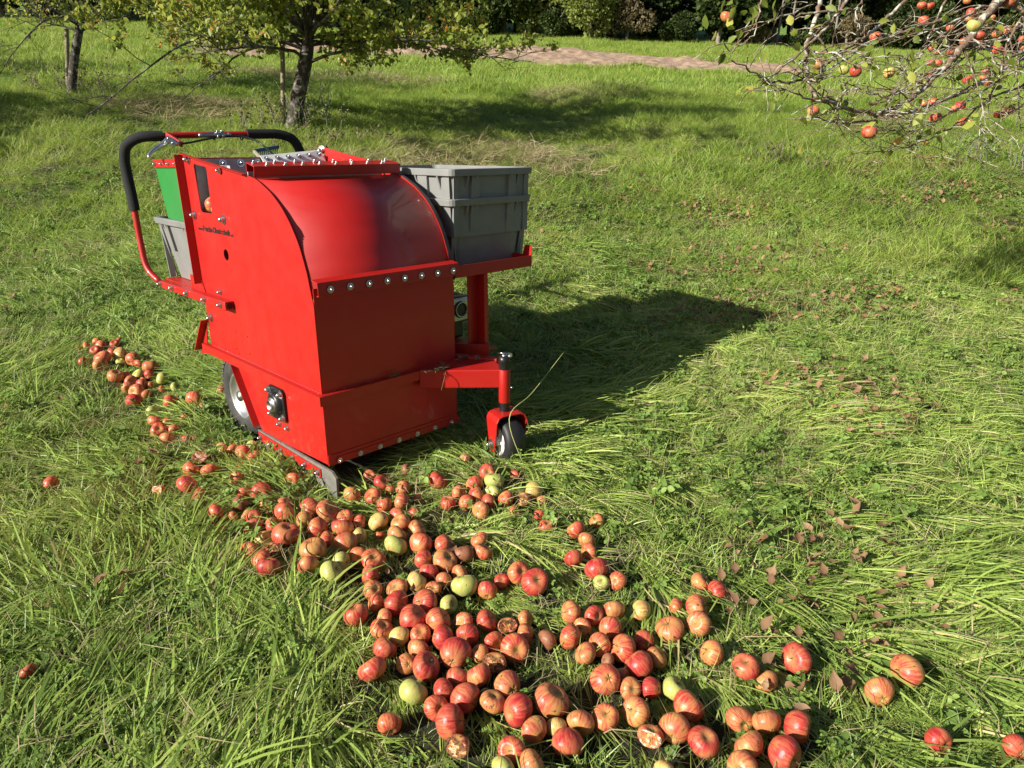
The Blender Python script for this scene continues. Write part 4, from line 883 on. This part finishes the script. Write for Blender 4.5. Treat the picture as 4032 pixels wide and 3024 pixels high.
# tall tufts against the skirt, wheels and caster
tx, ty = [], []
for cx_, cy_, n_, r_ in ((-.16, .12, 26, .07), (-.14, .34, 22, .07), (.40, -.30, 26, .09), (.70, -.33, 12, .06), (.62, -.45, 10, .06), (-.08, .80, 14, .07), (1.1, -.25, 16, .10), (1.5, .1, 14, .10), (.1, -.18, 10, .06), (-.22, -.12, 14, .06)):
    tx += list(cx_+RNG.normal(0, r_, n_)); ty += list(cy_+RNG.normal(0, r_, n_))
tx, ty = np.array(tx), np.array(ty); kp = (apdist(tx, ty) > .9) & ~infoot(tx, ty, .01); tx, ty = tx[kp], ty[kp]
scatter('grass', np.stack([tx, ty, gz(tx, ty)], -1), wind(tx, ty)+RNG.normal(0, .5, len(tx)), RNG.uniform(.7, 1.1, len(tx)), src, 'taller grass tufts standing against the skirt and the caster wheel', 'grass', .1, np.full(len(tx), 1.15))
# 2 short upright undergrowth
src = source('turf_tuft', [blades('turf_tuft', 24, .04, (.03, .10), (.0018, .0044), (.7, 1.5), (.0, .9), 3., 20+s, G_NEAR, 4) for s in range(5)])
x, y, D, L = field(.75, 5.2, 420); d = apdist(x, y); keep = (d > .9) & ~infoot(x, y); x, y, d = x[keep], y[keep], d[keep]
scatter('grass', np.stack([x, y, gz(x, y)], -1), RNG.uniform(0, 6.3, len(x)), RNG.uniform(.7, 1.25, len(x))*np.where(d < 2.5, .5, 1), src, 'short upright undergrowth between the flattened swaths', 'grass', .1)
# 3 clover, plantain and other broad leaves
src = source('weed_plant', [leafy('weed_plant', 8, .035, (.007, .019), (.008, .05), 40+s, WEED, 3) for s in range(5)]+[leafy('weed_plant', 3, .02, (.018, .034), (.008, .03), 50, WEED, 5)])
x, y, D, L = field(.75, 6.5, 330); pw = .5+.5*np.sin(x*3.7+1.1)*np.sin(y*3.1+x); keep = (apdist(x, y) > 1.05) & ~infoot(x, y) & (RNG.random(len(x)) < (np.where(L > .0, .32, .22)+.8*pw**2)*np.where(D > 2.5, .55, .9)); x, y = x[keep], y[keep]
scatter('clover', np.stack([x, y, gz(x, y)+.004], -1), RNG.uniform(0, 6.3, len(x)), RNG.uniform(.6, 1.25, len(x))*np.where(D[keep] < 1.7, .62, 1), src, 'clover and other small broadleaf weeds among the grass', 'weeds', .25)
# 4 fallen leaves
FL = foliage('fallen_leaf_mix', [(0, (.10, .055, .028)), (.4, (.22, .125, .065)), (.75, (.36, .23, .13)), (1, (.50, .22, .06))], .15, .7, .3)
lm = []
for s in range(5):
    me = leafmesh('dry_leaf', .045, .016, .5, .8, 60+s); at = me.attributes.new('Col', 'FLOAT', 'POINT'); at.data.foreach_set('value', np.full(len(me.vertices), .15+.17*s, np.float32)); me.materials.append(FL); lm.append(me)
src = source('dry_leaf', lm); x, y, D, L = field(.75, 7, 330); cl = np.sin(x*3.1+1.7*np.sin(y*2.2))*np.sin(y*3.9+x); keep = (cl > .25) & (apdist(x, y) > 1.0) & ~infoot(x, y) & (RNG.random(len(x)) < np.where(L > .15*D, 1, .10)); x, y = x[keep], y[keep]
scatter('fallen_leaves', np.stack([x, y, gz(x, y)+.036], -1), RNG.uniform(0, 6.3, len(x)), RNG.uniform(.4, 1.0, len(x)), src, 'curled brown and orange leaves scattered in the grass', 'fallen leaves', .35)
# 5 dry straw
ST = foliage('straw', [(0, (.22, .18, .09)), (.5, (.34, .28, .15)), (1, (.46, .40, .24))], .2, .6, .3)
src = source('straw', [blades('straw', 9, .05, (.06, .16), (.0014, .0026), (.0, .5), (-.2, .2), 3., 80+s, ST, 4, zmin=.02) for s in range(4)])
x, y, D, L = field(.75, 9, 75); keep = (apdist(x, y) > 1.1) & ~infoot(x, y); x, y = x[keep], y[keep]
scatter('straw', np.stack([x, y, gz(x, y)+.015], -1), RNG.uniform(0, 6.3, len(x)), RNG.uniform(.7, 1.3, len(x)), src, 'pale dry straw lying loose on the grass', 'straw', .15)
x, y, D, L = field(4.2, 16, 60); pw = np.sin(x*.9+1.7*np.sin(y*.5))*np.sin(y*.8+x*.3+.7); keep = pw > .45; x, y = x[keep], y[keep]
src = source('dead_tuft', [blades('dead_tuft', 26, .10, (.10, .26), (.003, .006), (.1, 1.0), (-.3, .5), 3., 90+s, ST, 4, zmin=.02) for s in range(3)])
scatter('straw', np.stack([x, y, gz(x, y)+.01], -1), RNG.uniform(0, 6.3, len(x)), RNG.uniform(.7, 1.3, len(x)), src, 'dead straw-coloured patches in the meadow', 'straw', .15)
# 6 standing meadow, middle distance
src = source('meadow_tuft', [blades('meadow_tuft', 44, .08, (.09, .24), (.003, .0065), (.9, 1.5), (.1, .9), 3., 100+s, G_MID, 4) for s in range(6)])
x, y, D, L = field(4.0, 13, 120); keep = RNG.random(len(x)) < np.clip((D-3.6)/1.6, .1, 1); x, y, D = x[keep], y[keep], D[keep]
zs = .62+.38*np.sin(x*1.3+y*.7)*np.sin(y*1.6)+.15*np.sin(x*3.7)*np.sin(y*3.1+x)
scatter('grass', np.stack([x, y, gz(x, y)], -1), RNG.uniform(0, 6.3, len(x)), RNG.uniform(.6, 1.15, len(x)), src, 'standing green meadow grass behind the machine', 'grass', .12, zs)
# 7 far meadow
src = source('far_tuft', [blades('far_tuft', 60, .30, (.14, .30), (.010, .022), (.9, 1.5), (.2, 1.0), 3., 120+s, G_MID, 3) for s in range(5)])
x, y, D, L = field(12, 62, 11, 1.05); keep = ~(fieldmask(D+.35, L) & fieldmask(D-.35, L)); x, y, D = x[keep], y[keep], D[keep]
scatter('grass', np.stack([x, y, gz(x, y)], -1), RNG.uniform(0, 6.3, len(x)), RNG.uniform(.6, 1.2, len(x))*np.clip(D/25, .7, 1.25), src, 'far meadow grass running up to the wood', 'grass', .12)
# ------------------------------------------------------------------ trees
def leaves_np(P, Dr, size, rg, droop=.5, wide=.62, attr=True):
    """folded leaves at P pointing roughly along Dr"""
    n = len(P); a = Dr+rg.normal(0, .6, (n, 3)); a[:, 2] -= droop; a /= np.linalg.norm(a, axis=1)[:, None]+1e-9
    s = rg.normal(0, 1, (n, 3)); s -= a*np.sum(s*a, 1)[:, None]; s /= np.linalg.norm(s, axis=1)[:, None]+1e-9; nn = np.cross(a, s)
    L = size*rg.uniform(.6, 1.15, n)[:, None]; w = L*wide*.5; f = nn*w*.35
    V = np.stack([P, P+a*L*.35-s*w+f, P+a*L*.40, P+a*L*.35+s*w+f, P+a*L*.75-s*w*.75+f*.7, P+a*L*.8, P+a*L*.75+s*w*.75+f*.7, P+a*L*1.05-f*.4], 1).reshape(-1, 3)
    T = np.array([[0, 1, 2], [0, 2, 3], [1, 4, 5], [1, 5, 2], [2, 5, 6], [2, 6, 3], [4, 7, 5], [5, 7, 6]])
    F = (np.arange(n)[:, None, None]*8+T[None]).reshape(-1, 3); return V, F
def leafobj(name, P, Dr, size, m, parent, seed, **k):
    rg = np.random.default_rng(seed); V, F = leaves_np(np.array(P), np.array(Dr), size, rg, **k)
    me = npmesh(name, V, F, False); at = me.attributes.new('Col', 'FLOAT', 'POINT')
    at.data.foreach_set('value', np.repeat(np.where(rg.random(len(P)) < .06, 1.3, rg.beta(1.8, 1.9, len(P))), 8).astype(np.float32)); me.materials.append(m)
    return link(name, me, None, parent)
class Wood:
    def __init__(s): s.V = []; s.F = []; s.n = 0
    def tube(s, pts, rad, k=5):
        V, F = tube_np(pts, rad, k); s.F += [tuple(q+s.n for q in f) for f in F]; s.V += V; s.n += len(V)
    def build(s, name, m, parent): return link(name, npmesh(name, s.V, s.F, True), m, parent)
def wander(p, d, L, n, rg, wob, droop):
    pts = [np.array(p, float)]; d = np.array(d, float)
    for i in range(n):
        d = d+rg.normal(0, wob, 3)+np.array([0, 0, -droop]); d /= np.linalg.norm(d); pts.append(pts[-1]+d*L/n)
    return pts
def twigs(W_, pts, r0, rg, nside, L, leafP, leafD, leafn, droop, lvl=0, start=.15, up=.1):
    k = len(pts)
    for i in range(nside):
        t = start+(1-start)*(i+rg.random())/nside; f = t*(k-1); j = min(int(f), k-2); p = pts[j]+(pts[j+1]-pts[j])*(f-j); d = pts[j+1]-pts[j]; d = d/np.linalg.norm(d)
        s = rg.normal(0, 1, 3); s[2] = abs(s[2])*.5+up; s -= d*(s@d)*.6; s /= np.linalg.norm(s); dd = d*.55+s; dd /= np.linalg.norm(dd)
        l = L*rg.uniform(.5, 1.1)*(1-.35*t); q = wander(p, dd, l, 5, rg, .16, droop); r = r0*(1-.6*t)
        W_.tube(q, [r*(1-.15*m_)+.0012 for m_ in range(6)], 4)
        if lvl: twigs(W_, q, r*.55, rg, 6, L*.42, leafP, leafD, leafn, droop, lvl-1)
        for _ in range(leafn if not lvl else leafn//2):
            u = rg.uniform(.15, 1)*5; m_ = min(int(u), 4); pp = q[m_]+(q[m_+1]-q[m_])*(u-m_); leafP.append(pp+rg.normal(0, .012, 3)); leafD.append(q[m_+1]-q[m_]+rg.normal(0, .02, 3))
def orchard_tree(base, top, r, spread, seed, label, leafn, leafs, leafm, nl=11, tw=11, wood=BARK, low=0., lean=None):
    rg = np.random.default_rng(seed); base = np.array(base); top = np.array(top); H_ = np.linalg.norm(top-base)
    T = empty('apple_tree', Vector(base), label, 'tree', None); wd = Wood(); lp, ld = [], []
    tp = [base+(top-base)*t+np.array([.02*math.sin(t*5+seed), .02*math.cos(t*6), 0])*min(1, t*3) for t in np.linspace(-.08, 1, 9)]
    wd.tube(tp, [r*1.35, r*1.15, r, r*.95, r*.92, r*.9, r*.88, r*.85, r*.7], 12); trunk = wd.build('trunk', wood, T)
    wd = Wood()
    for i in range(nl):
        a = 2*PI*(i+.35*rg.random())/nl*1.0; f = .72+.28*rg.random() if i % 3 else 1.; p = base+(top-base)*f
        d = np.array([math.cos(a), math.sin(a), .75+.5*rg.random() if i % 2 else .30]); L = spread*rg.uniform(.85, 1.15)
        q = wander(p, d/np.linalg.norm(d), L, 9, rg, .11, .095 if i % 2 else .05)
        wd.tube(q, [r*.20*(1-.098*m_)+.0025 for m_ in range(10)], 6); twigs(wd, q, r*.075, rg, tw, .85, lp, ld, leafn, .07, 1, .12)
    for i in range(6):
        a = i*1.05+rg.uniform(-.3, .3); q = wander(top, np.array([.6*math.cos(a), .6*math.sin(a), 1]), spread*(1.35 if i % 2 else .9), 8, rg, .12, .02)
        wd.tube(q, [r*.5*(1-.11*m_)+.003 for m_ in range(9)], 6); twigs(wd, q, r*.075, rg, tw, .8, lp, ld, leafn, .05, 1, .12)
    wd.build('branches', wood, T); P = np.array(lp); D_ = np.array(ld); k = P[:, 2] > base[2]+low; leafobj('foliage', P[k], D_[k], leafs, leafm, T, seed+5)
    print('tree', label, len(P), 'leaves')
    return T
def dup(root, loc, rz, label, group=None, sc=1):
    r = root.copy(); COL.objects.link(r); r.location = loc; r.rotation_euler.z = rz; r.scale = (sc, sc, sc); r['label'] = label
    if group: r['group'] = group
    for ch in root.children:
        c = ch.copy(); COL.objects.link(c); c.parent = r; c.matrix_parent_inverse = ch.matrix_parent_inverse.copy()
    return r
b0 = toground(1157, 520); D0 = (b0-CAM).dot(FH); top = atD('s', 1212, 150, D0)
mid = orchard_tree(b0, top, .080, 2.45, 3, 'apple tree with spreading leafy crown and dark leaning trunk behind the harvester', 17, .060, LEAF_M, 17, 13, low=.72)
b1 = toground(283, 368); D1 = (b1-CAM).dot(FH); top1 = atD('s', 318, 40, D1)
lt = orchard_tree(b1, top1, .066, 2.3, 9, 'thin old tree with bare drooping twigs and split trunk at far left', 3, .05, LEAF_M, 14, 16, BARK, .5)
print('mid D', D0, 'left D', D1)
OG = 'orchard trees standing outside the picture'
def dl(D, L_): 
    x = CAM.x+D*FH.x+L_*RGT.x; y = CAM.y+D*FH.y+L_*RGT.y; return Vector((x, y, float(gz(x, y))))
def caster(px, py, h):
    p = toground(px, py)
    for k in range(400):
        q = p+sd*(k*.05)
        if q.z-float(gz(q.x, q.y)) > h: break
    w = q-CAM; return w.dot(FH), w.dot(RGT)
dup(mid, dl(*caster(110, 425, 2.5)), 1.0, 'leafy apple tree just left of the picture that shades the left meadow', OG, 1.0)
dup(mid, dl(*caster(-200, 470, 2.4)), 2.6, 'second leafy apple tree just left of the picture', OG, .95)
dup(mid, dl(*caster(60, 225, 2.4)), 3.9, 'third leafy apple tree up the slope left of the picture', OG, .9)
for D_, L_, rz, sc, lb in ((12.5, -13.5, 2.2, 1.1, 'farther leafy apple tree left of the picture'),
                          (-5.5, 1.5, 3, 1.35, 'added sky-blocking apple tree, unseen behind the photographer'), (-3.2, 6.3, 4.4, 1.25, 'added sky-blocking apple tree, unseen right of and behind the photographer'), (-5.0, -2.4, .4, .95, 'low sky-blocking apple tree, unseen left of and behind the photographer')):  # unseen trees behind the camera, added to keep sky light off the front panel
    if D_ > -4.9 or L_ > 0: dup(mid, dl(D_, L_), rz, lb, OG, sc)
# support stakes
for (x0, y0, x1, y1, w, lb) in ((1113, 512, 1112, 175, .024, 'pale wooden stake beside the leaning trunk of the leafy apple tree'), (264, 352, 262, 112, .030, 'grey wooden stake beside the split trunk at far left')):
    p = toground(x0, y0); D_ = (p-CAM).dot(FH); q = atD('s', x1, y1, D_); o = MB().cyl(p-Vector((0, 0, .1)), q, w*1.05, w, 12).build('wooden_stake', STAKE); prop(o, lb, 'stake')
# undergrowth at the trunks
def thicket(px, py, n, rad, h, seed, lb, m=WEED, nm='shrub'):
    c = toground(px, py); rg = np.random.default_rng(seed); T = empty(nm, c, lb, 'shrub'); wd = Wood(); lp, ld = [], []
    for i in range(n):
        p = np.array(c)+np.append(rg.normal(0, rad, 2), 0); p[2] = float(gz(p[0], p[1]))-.01; q = wander(p, np.array([rg.normal(0, .3), rg.normal(0, .3), 1]), h*rg.uniform(.5, 1.1), 6, rg, .15, .02)
        wd.tube(q, [.004*(1-.12*k)+.001 for k in range(7)], 4)
        for _ in range(16): u = rg.uniform(.2, 6-.01); k = int(u); lp.append(q[k]+(q[k+1]-q[k])*(u-k)+rg.normal(0, .02, 3)); ld.append(rg.normal(0, 1, 3))
    wd.build('stems', GREYTWIG, T); leafobj('foliage', lp, ld, .035, m, T, seed)
thicket(1210, 505, 34, .16, .55, 5, 'small leafy shrub growing against the right side of the leaning trunk'); thicket(1080, 500, 26, .22, .40, 6, 'dry brown weeds standing at the foot of the pale stake', LEAF_B, 'weed_clump')
thicket(1330, 560, 34, .35, .22, 16, 'dry brown weeds right of the leaning trunk behind the handle', LEAF_B, 'weed_clump')
thicket(370, 362, 30, .35, .5, 7, 'dark dry weeds right of the split trunk at far left', LEAF_B, 'weed_clump'); thicket(215, 365, 14, .25, .4, 8, 'few dry weeds left of the split trunk at far left', LEAF_B, 'weed_clump')
thicket(3060, 640, 10, .07, .26, 12, 'dead brown flower heads on stalks in the right meadow', LEAF_B, 'weed_clump')
thicket(3230, 700, 8, .06, .2, 13, 'low dead brown stalks beside the brown flower heads', LEAF_B, 'weed_clump')
thicket(3960, 640, 60, .30, .28, 14, 'low green leafy patch at the right edge of the meadow', WEED, 'shrub')
# dark stump at far left, rake behind the machine
p = toground(118, 168); o = MB().lathe(p-Vector((0, 0, .05)), (0, 0, 1), [(0, .10), (.25, .09), (.33, .085), (.33, .001)], 14).build('tree_stump', BARK); prop(o, 'small dark stump standing in the far left meadow', 'stump')
T = empty('rake', onp('r1', 1265, 320, 1, 2.2), 'blue-headed rake with wooden handle lying behind the harvester', 'rake')
a = onp('r1', 1245, 300, 1, 2.2); c = onp('r1', 1445, 266, 1, 2.2)
b = MB().beam(a, c, .018, .018); 
for i in range(13): q = a.lerp(c, (i+.5)/13); b.cyl(q, q+Vector((0, .02, -.07)), .003, .002, 6)
b.build('rake_head', BLUE, T); MB().cyl(onp('r1', 1252, 308, 1, 2.2), onp('r1', 1310, 365, 1, 1.9), .012, n=10).build('rake_handle', STAKE, T)

# right-hand apple tree: its trunk stands outside, its fruiting boughs reach into the picture
tb = dl(4.6, 5.3); RT = empty('apple_tree', tb, 'apple tree reaching in from the right with lichen-covered fruiting boughs', 'tree')
rg = np.random.default_rng(77); wd = Wood(); lp, ld = [], []
crown = np.array(tb)+np.array([0, 0, 1.5]); wd.tube([np.array(tb)+np.array([0, 0, z]) for z in (-.1, .4, .9, 1.5)], [.17, .14, .125, .12], 12); wd.build('trunk', BARK, RT)
wd = Wood()
LIMBS = [([(2420, -250), (2060, 0), (2005, 60), (1930, 150), (1830, 290), (1730, 400), (1600, 530), (1500, 620), (1400, 690), (1240, 745), (1080, 715), (930, 662)], 3.9, 3.3, .020, .006, 16),
 ([(2350, 330), (2212, 370), (1900, 560), (1700, 650), (1480, 730), (1300, 772), (1100, 800), (960, 800), (850, 760)], 4.2, 3.2, .012, .003, 12),
 ([(1120, -90), (1050, 0), (920, 180), (780, 320), (600, 470), (440, 585)], 3.5, 3.2, .009, .003, 7),
 ([(1600, -160), (1390, 50), (1250, 180), (1150, 260), (1000, 340), (900, 440), (760, 525), (640, 535), (520, 520), (430, 460), (310, 395)], 3.8, 3.1, .009, .003, 9),
 ([(1700, 120), (1350, 240), (1150, 310), (1050, 380), (870, 480), (760, 530)], 3.7, 3.2, .007, .0025, 5),
 ([(1100, 60), (990, 70), (760, 95), (600, 115), (520, 150)], 3.4, 3.2, .006, .0025, 4),
 ([(885, -100), (880, 0), (840, 150), (795, 300), (790, 420), (810, 540), (850, 630), (930, 668)], 3.5, 3.3, .011, .008, 8),
 ([(1750, -100), (1700, 0), (1600, 220), (1570, 290), (1480, 380), (1400, 490)], 3.9, 3.6, .006, .002, 5),
 ([(2350, 520), (2212, 560), (2000, 640), (1850, 760), (1650, 880), (1450, 960), (1330, 940)], 4.1, 3.5, .007, .0015, 14),
 ([(2350, 380), (2212, 430), (1950, 600), (1750, 720), (1500, 860), (1330, 860)], 4.2, 3.6, .007, .0015, 12),
 ([(2180, 380), (2170, 500), (2180, 760), (2200, 900)], 3.9, 3.8, .005, .0015, 5), ([(1990, 620), (1940, 720), (1920, 900), (1890, 1040)], 3.8, 3.7, .004, .001, 6),
 ([(1070, 520), (1050, 560), (1010, 680), (980, 790), (950, 890)], 3.3, 3.2, .004, .0015, 4), ([(1560, 340), (1500, 390), (1380, 380), (1350, 430)], 3.6, 3.5, .005, .0025, 3),
 ([(1480, 690), (1420, 680), (1280, 630), (1150, 580), (1040, 540)], 3.5, 3.3, .004, .002, 5), ([(900, 660), (820, 655), (700, 600), (560, 560), (470, 520)], 3.3, 3.2, .005, .002, 4),
 ([(500, -80), (495, 0), (470, 110), (450, 210), (380, 280), (300, 290)], 2.9, 2.8, .004, .0012, 4), ([(2420, 60), (2212, 150), (2050, 260), (1900, 330), (1700, 460)], 4.3, 3.8, .012, .004, 10),
 ([(2400, 250), (2212, 330), (2080, 420), (1950, 520), (1800, 600)], 4.0, 3.7, .010, .003, 10), ([(2300, -60), (2212, 90), (2120, 240), (2080, 380), (2050, 520)], 3.9, 3.7, .009, .003, 8),
 ([(1300, -90), (1160, 0), (1110, 80), (1125, 170), (1120, 240)], 3.6, 3.5, .004, .002, 3), ([(1165, -60), (1155, 90), (1170, 200), (1160, 330), (1140, 440)], 3.6, 3.4, .0035, .002, 4),
 ([(2300, 640), (2100, 760), (2010, 860), (1980, 920)], 3.9, 3.8, .004, .0015, 5), ([(2400, -20), (2200, 60), (1980, 40), (1800, 120), (1600, 200), (1350, 250), (1250, 230)], 4.0, 3.6, .008, .003, 10)]
for k, (pp, d0, d1, r0, r1, ns) in enumerate(LIMBS):
    n = len(pp); P = [atD('I', x, y, d0+(d1-d0)*i/(n-1)) for i, (x, y) in enumerate(pp)]
    if pp[0][0] > 2200: P = [Vector(crown)+Vector(rg.normal(0, .08, 3)), (Vector(crown)+P[0])/2+Vector((0, 0, .25))]+P
    P = [np.array(q)+rg.normal(0, .004, 3) for q in smoothpath(P, 5)]; m_ = len(P)
    wd.tube(P, list(np.linspace(r0*1.3 if pp[0][0] > 2200 else r0, r1, m_)), 7)
    twigs(wd, P[m_//4:], max(r1*.8, .0022), rg, ns, .26, lp, ld, 1, .08, 0, .05, -.25)
    if ns > 7: twigs(wd, P[m_//3:], max(r1*.7, .0018), rg, ns//2, .5, lp, ld, 1, .07, 1, .05, -.2)
wd.build('boughs', TWIG, RT)
lp, ld = np.array(lp), np.array(ld); kk = RNG.random(len(lp)) < .42
def lc(x, y, D_, n, s): 
    c = np.array(atD('I', x, y, D_)); return c+RNG.normal(0, s, (n, 3))
ex = np.concatenate([lc(310, 20, 2.9, 12, .05), lc(400, 170, 2.85, 6, .04), lc(470, 40, 2.9, 6, .05), lc(735, 255, 3.3, 2, .02), lc(1130, 350, 3.4, 5, .03), lc(1000, 290, 3.4, 4, .03), lc(1450, 270, 3.6, 4, .05), lc(230, 265, 2.8, 3, .02), lc(920, 80, 3.4, 4, .03)])
leafobj('foliage', np.concatenate([lp[kk], ex]), np.concatenate([ld[kk], RNG.normal(0, .3, ex.shape)]), .050, LEAF_M, RT, 91)
HANG = [(268,112,85,'O'),(1885,168,88,'G'),(868,422,78,'O'),(1033,458,70,'G'),(1110,470,78,'R'),(1328,477,75,'Y'),(1240,240,72,'S'),(1545,35,60,'S'),(1597,38,55,'S'),(1556,135,68,'S'),(1865,80,60,'R'),(1850,125,48,'O'),(1925,228,62,'R'),(1815,270,50,'O'),(2035,222,60,'O'),(1910,285,58,'B'),(2035,325,72,'S'),(2085,332,42,'O'),(2005,115,40,'O'),(1730,185,50,'S'),(1600,408,52,'R'),(1650,415,55,'S'),(1645,342,42,'O'),(1605,320,38,'R'),(1735,340,52,'R'),(1600,490,54,'S'),(1565,552,40,'O'),(1843,522,62,'R'),(1980,538,60,'O'),(1960,468,48,'S'),(1942,510,42,'S'),(834,725,80,'O'),(1558,677,54,'O'),(1620,670,65,'S'),(1797,690,64,'R'),(1760,708,54,'O'),(1632,770,75,'S'),(1800,802,52,'O'),(1858,795,44,'Y'),(1825,780,38,'S'),(2047,750,60,'R'),(2118,720,65,'B'),(1200,865,98,'R'),(2130,5,78,'R'),(1840,5,50,'O'),(2100,205,58,'S'),(2200,255,48,'S'),(2202,312,40,'O'),(1700,470,30,'S'),(1880,270,36,'S')]
hi = []
for i, (x, y, d, k) in enumerate(HANG):
    r = .034 if d > 65 else .031; D_ = min(max(r*2*FPX/(d/1.661)*.97, 2.6), 4.3); p = atD('I', x, y, D_); z = (p-CAM).dot(FWD); r = d/1.661*z/FPX/2
    o = add_apple(p, r, k, 900+i, True, True); o['group'] = 'apples hanging on the right-hand tree'
    pl = 'hanging at the top of the right-hand boughs' if y < 160 else 'hanging high among the right-hand boughs' if y < 300 else 'hanging halfway down the right-hand boughs' if y < 560 else 'hanging low on the right-hand boughs'
    hi.append((o, x, k, pl))
relabel(hi)

# ------------------------------------------------------------------ the wood along the top of the meadow
def crownmesh(name, seed, n, R, H_, size, lumps=9, ground=True):
    rg = np.random.default_rng(seed); c = rg.normal(0, 1, (lumps, 3)); c /= np.linalg.norm(c, axis=1)[:, None]; c = c*rg.uniform(.35, .62, (lumps, 1)); c[:, 2] = c[:, 2]*.8
    lr = rg.uniform(.22, .50, lumps); w = rg.integers(0, lumps, n); u = rg.normal(0, 1, (n, 3)); u /= np.linalg.norm(u, axis=1)[:, None]
    P = c[w]+u*lr[w][:, None]*(rg.uniform(.55, 1.05, n)**.5)[:, None]; P += rg.normal(0, .03, (n, 3))
    P = P*np.array([R, R, H_/2])+np.array([0, 0, H_*.5]); P[:, 2] = np.maximum(P[:, 2], rg.uniform(0, .3, n)) if ground else P[:, 2]
    V, F = leaves_np(P, u, size, rg, .2, .8); me = npmesh(name, V, F); at = me.attributes.new('Col', 'FLOAT', 'POINT')
    at.data.foreach_set('value', np.repeat(rg.beta(1.6, 1.6, n), 8).astype(np.float32)); return me
def woody(name, label, mesh_m, h, R, group, seed, tr=.12):
    T = empty(name, (0, 0, 0), label, 'bush' if name == 'bush' else 'tree', group); mesh, m = mesh_m; mesh.materials.append(m)
    link('crown', mesh, None, T); wd = Wood(); rg = np.random.default_rng(seed)
    wd.tube([np.array([rg.normal(0, .05), rg.normal(0, .05), z]) for z in np.linspace(-.3, h*.7, 6)], list(np.linspace(tr, tr*.4, 6)), 8)
    for i in range(7): q = wander(np.array([0, 0, h*(.25+.06*i)]), np.array([math.cos(i*2.4), math.sin(i*2.4), .6]), R*.8, 5, rg, .15, .0); wd.tube(q, list(np.linspace(tr*.4, .015, 6)), 5)
    wd.build('trunk', GREYTWIG, T); return T
BG, TG = 'bushes along the edge of the far wood', 'tall trees of the far wood'
P_ = [woody('bush', '', (crownmesh('crown', 201, 5600, 2.4, 4.2, .24, 7), LEAF_F), 3.8, 2.6, BG, 1), woody('bush', '', (crownmesh('crown', 202, 4600, 2.1, 2.9, .16), LEAF_B), 2.9, 2.1, BG, 2),
      woody('bush', '', (crownmesh('crown', 203, 5200, 1.9, 5.2, .22), LEAF_V), 5.2, 1.9, BG, 3), woody('bush', '', (crownmesh('crown', 204, 4200, 2.0, 2.6, .20, 5), LEAF_F), 2.4, 2.2, BG, 4)]
T_ = [woody('forest_tree', '', (crownmesh('crown', 211, 7000, 4.2, 11, .34, 12), LEAF_F), 11, 4.2, TG, 5, .22), woody('forest_tree', '', (crownmesh('crown', 212, 7000, 3.6, 12, .34, 12), LEAF_F), 12, 3.6, TG, 6, .2)]
used = set(); lab = {}
def place(src, D_, L_, rz, sc):
    p = dl(D_, L_)-Vector((0, 0, .1))
    if id(src) in used: o = dup(src, p, rz, '', None, sc)
    else: used.add(id(src)); o = src; o.location = p; o.rotation_euler.z = rz; o.scale = (sc, sc, sc)
    return o
rg = random.Random(4); bl = []
spec = [(150, 0), (420, 3), (700, 0), (950, 3), (1200, 0), (1450, 0), (1650, 3), (1830, 0), (1960, 3), (2080, 2), (2180, 3), (2270, 2), (2390, 1), (2520, 0), (2640, 3), (2760, 0), (2880, 1), (3010, 3), (3120, 0), (3240, 1), (3380, 0), (3500, 3), (3640, 1), (3780, 0), (3920, 0), (4060, 3)]
for i, (px, k) in enumerate(spec):
    D_ = 57.5+rg.uniform(-1.5, 3)+(3.5 if px < 1900 else 0); o = place(P_[k], D_, (px-2016)/FPX*D_+rg.uniform(-.8, .8), rg.uniform(0, 6.3), rg.choice((.6, .8, 1., 1.3, 1.6)) if k != 2 else 1.25); bl.append((o, px, k))
nm = {0: 'dark green bush', 1: 'brown leafless-looking bush', 2: 'tall vine-covered bush', 3: 'low dark bush'}
for k in nm:
    for i, (o, px, _) in enumerate(sorted([b_ for b_ in bl if b_[2] == k], key=lambda t: t[1])): o['label'] = f'{ORD[i]} {nm[k]} from the left along the far wood edge'
for i in range(20):
    D_ = 61+rg.uniform(-.6, .6); px = 60+i*208+rg.uniform(-60, 60); o = place(P_[0], D_, (px-2016)/FPX*D_, rg.uniform(0, 6.3), rg.uniform(1.25, 1.9))
    o['label'] = f'{ORD[i]} tall dark shrub from the left, behind the bushes at the wood edge'
tl = []
for row, (D_, n) in enumerate(((62.5, 19), (66, 20), (71, 20))):
    for i in range(n): L_ = (-1+2*(i+.5)/n)*D_*.80+rg.uniform(-1, 1); tl.append((place(T_[(i+row) % 2], D_+rg.uniform(-1, 1), L_, rg.uniform(0, 6.3), rg.uniform(.9, 1.2)), i, row))
for o, i, row in tl:
    o['label'] = f'{ORD[i]} tall wood tree from left in the {["front", "middle", "back"][row]} row' 
# bare pale trunks in front of the dark wood
for i, px in enumerate((2905, 2960, 3006, 3130, 3165)):
    D_ = 58.5; p = dl(D_, (px-2016)/FPX*D_); wd = Wood(); rr_ = np.random.default_rng(300+i); T = empty('bare_tree', p, f'{ORD[i]} bare pale trunk from the left before the wood', 'tree', 'bare trunks before the wood')
    q = wander(np.array(p), np.array([0, 0, 1.]), 7, 8, rr_, .03, 0); wd.tube(q, list(np.linspace(.10, .05, 9)), 7); wd.build('trunk', GREYTWIG, T)
    wd = Wood(); 
    for j in range(8): wd.tube(wander(q[2+j % 6], np.array([rr_.normal(), rr_.normal(), .5]), 1.6, 5, rr_, .2, .02), list(np.linspace(.03, .008, 6)), 4)
    wd.build('branches', GREYTWIG, T)
print('objects', len(COL.objects))
for o in COL.objects:
    if 'label' in o and len(o['label'].replace('-', ' ').split()) > 16: print('LONG', o['label'])
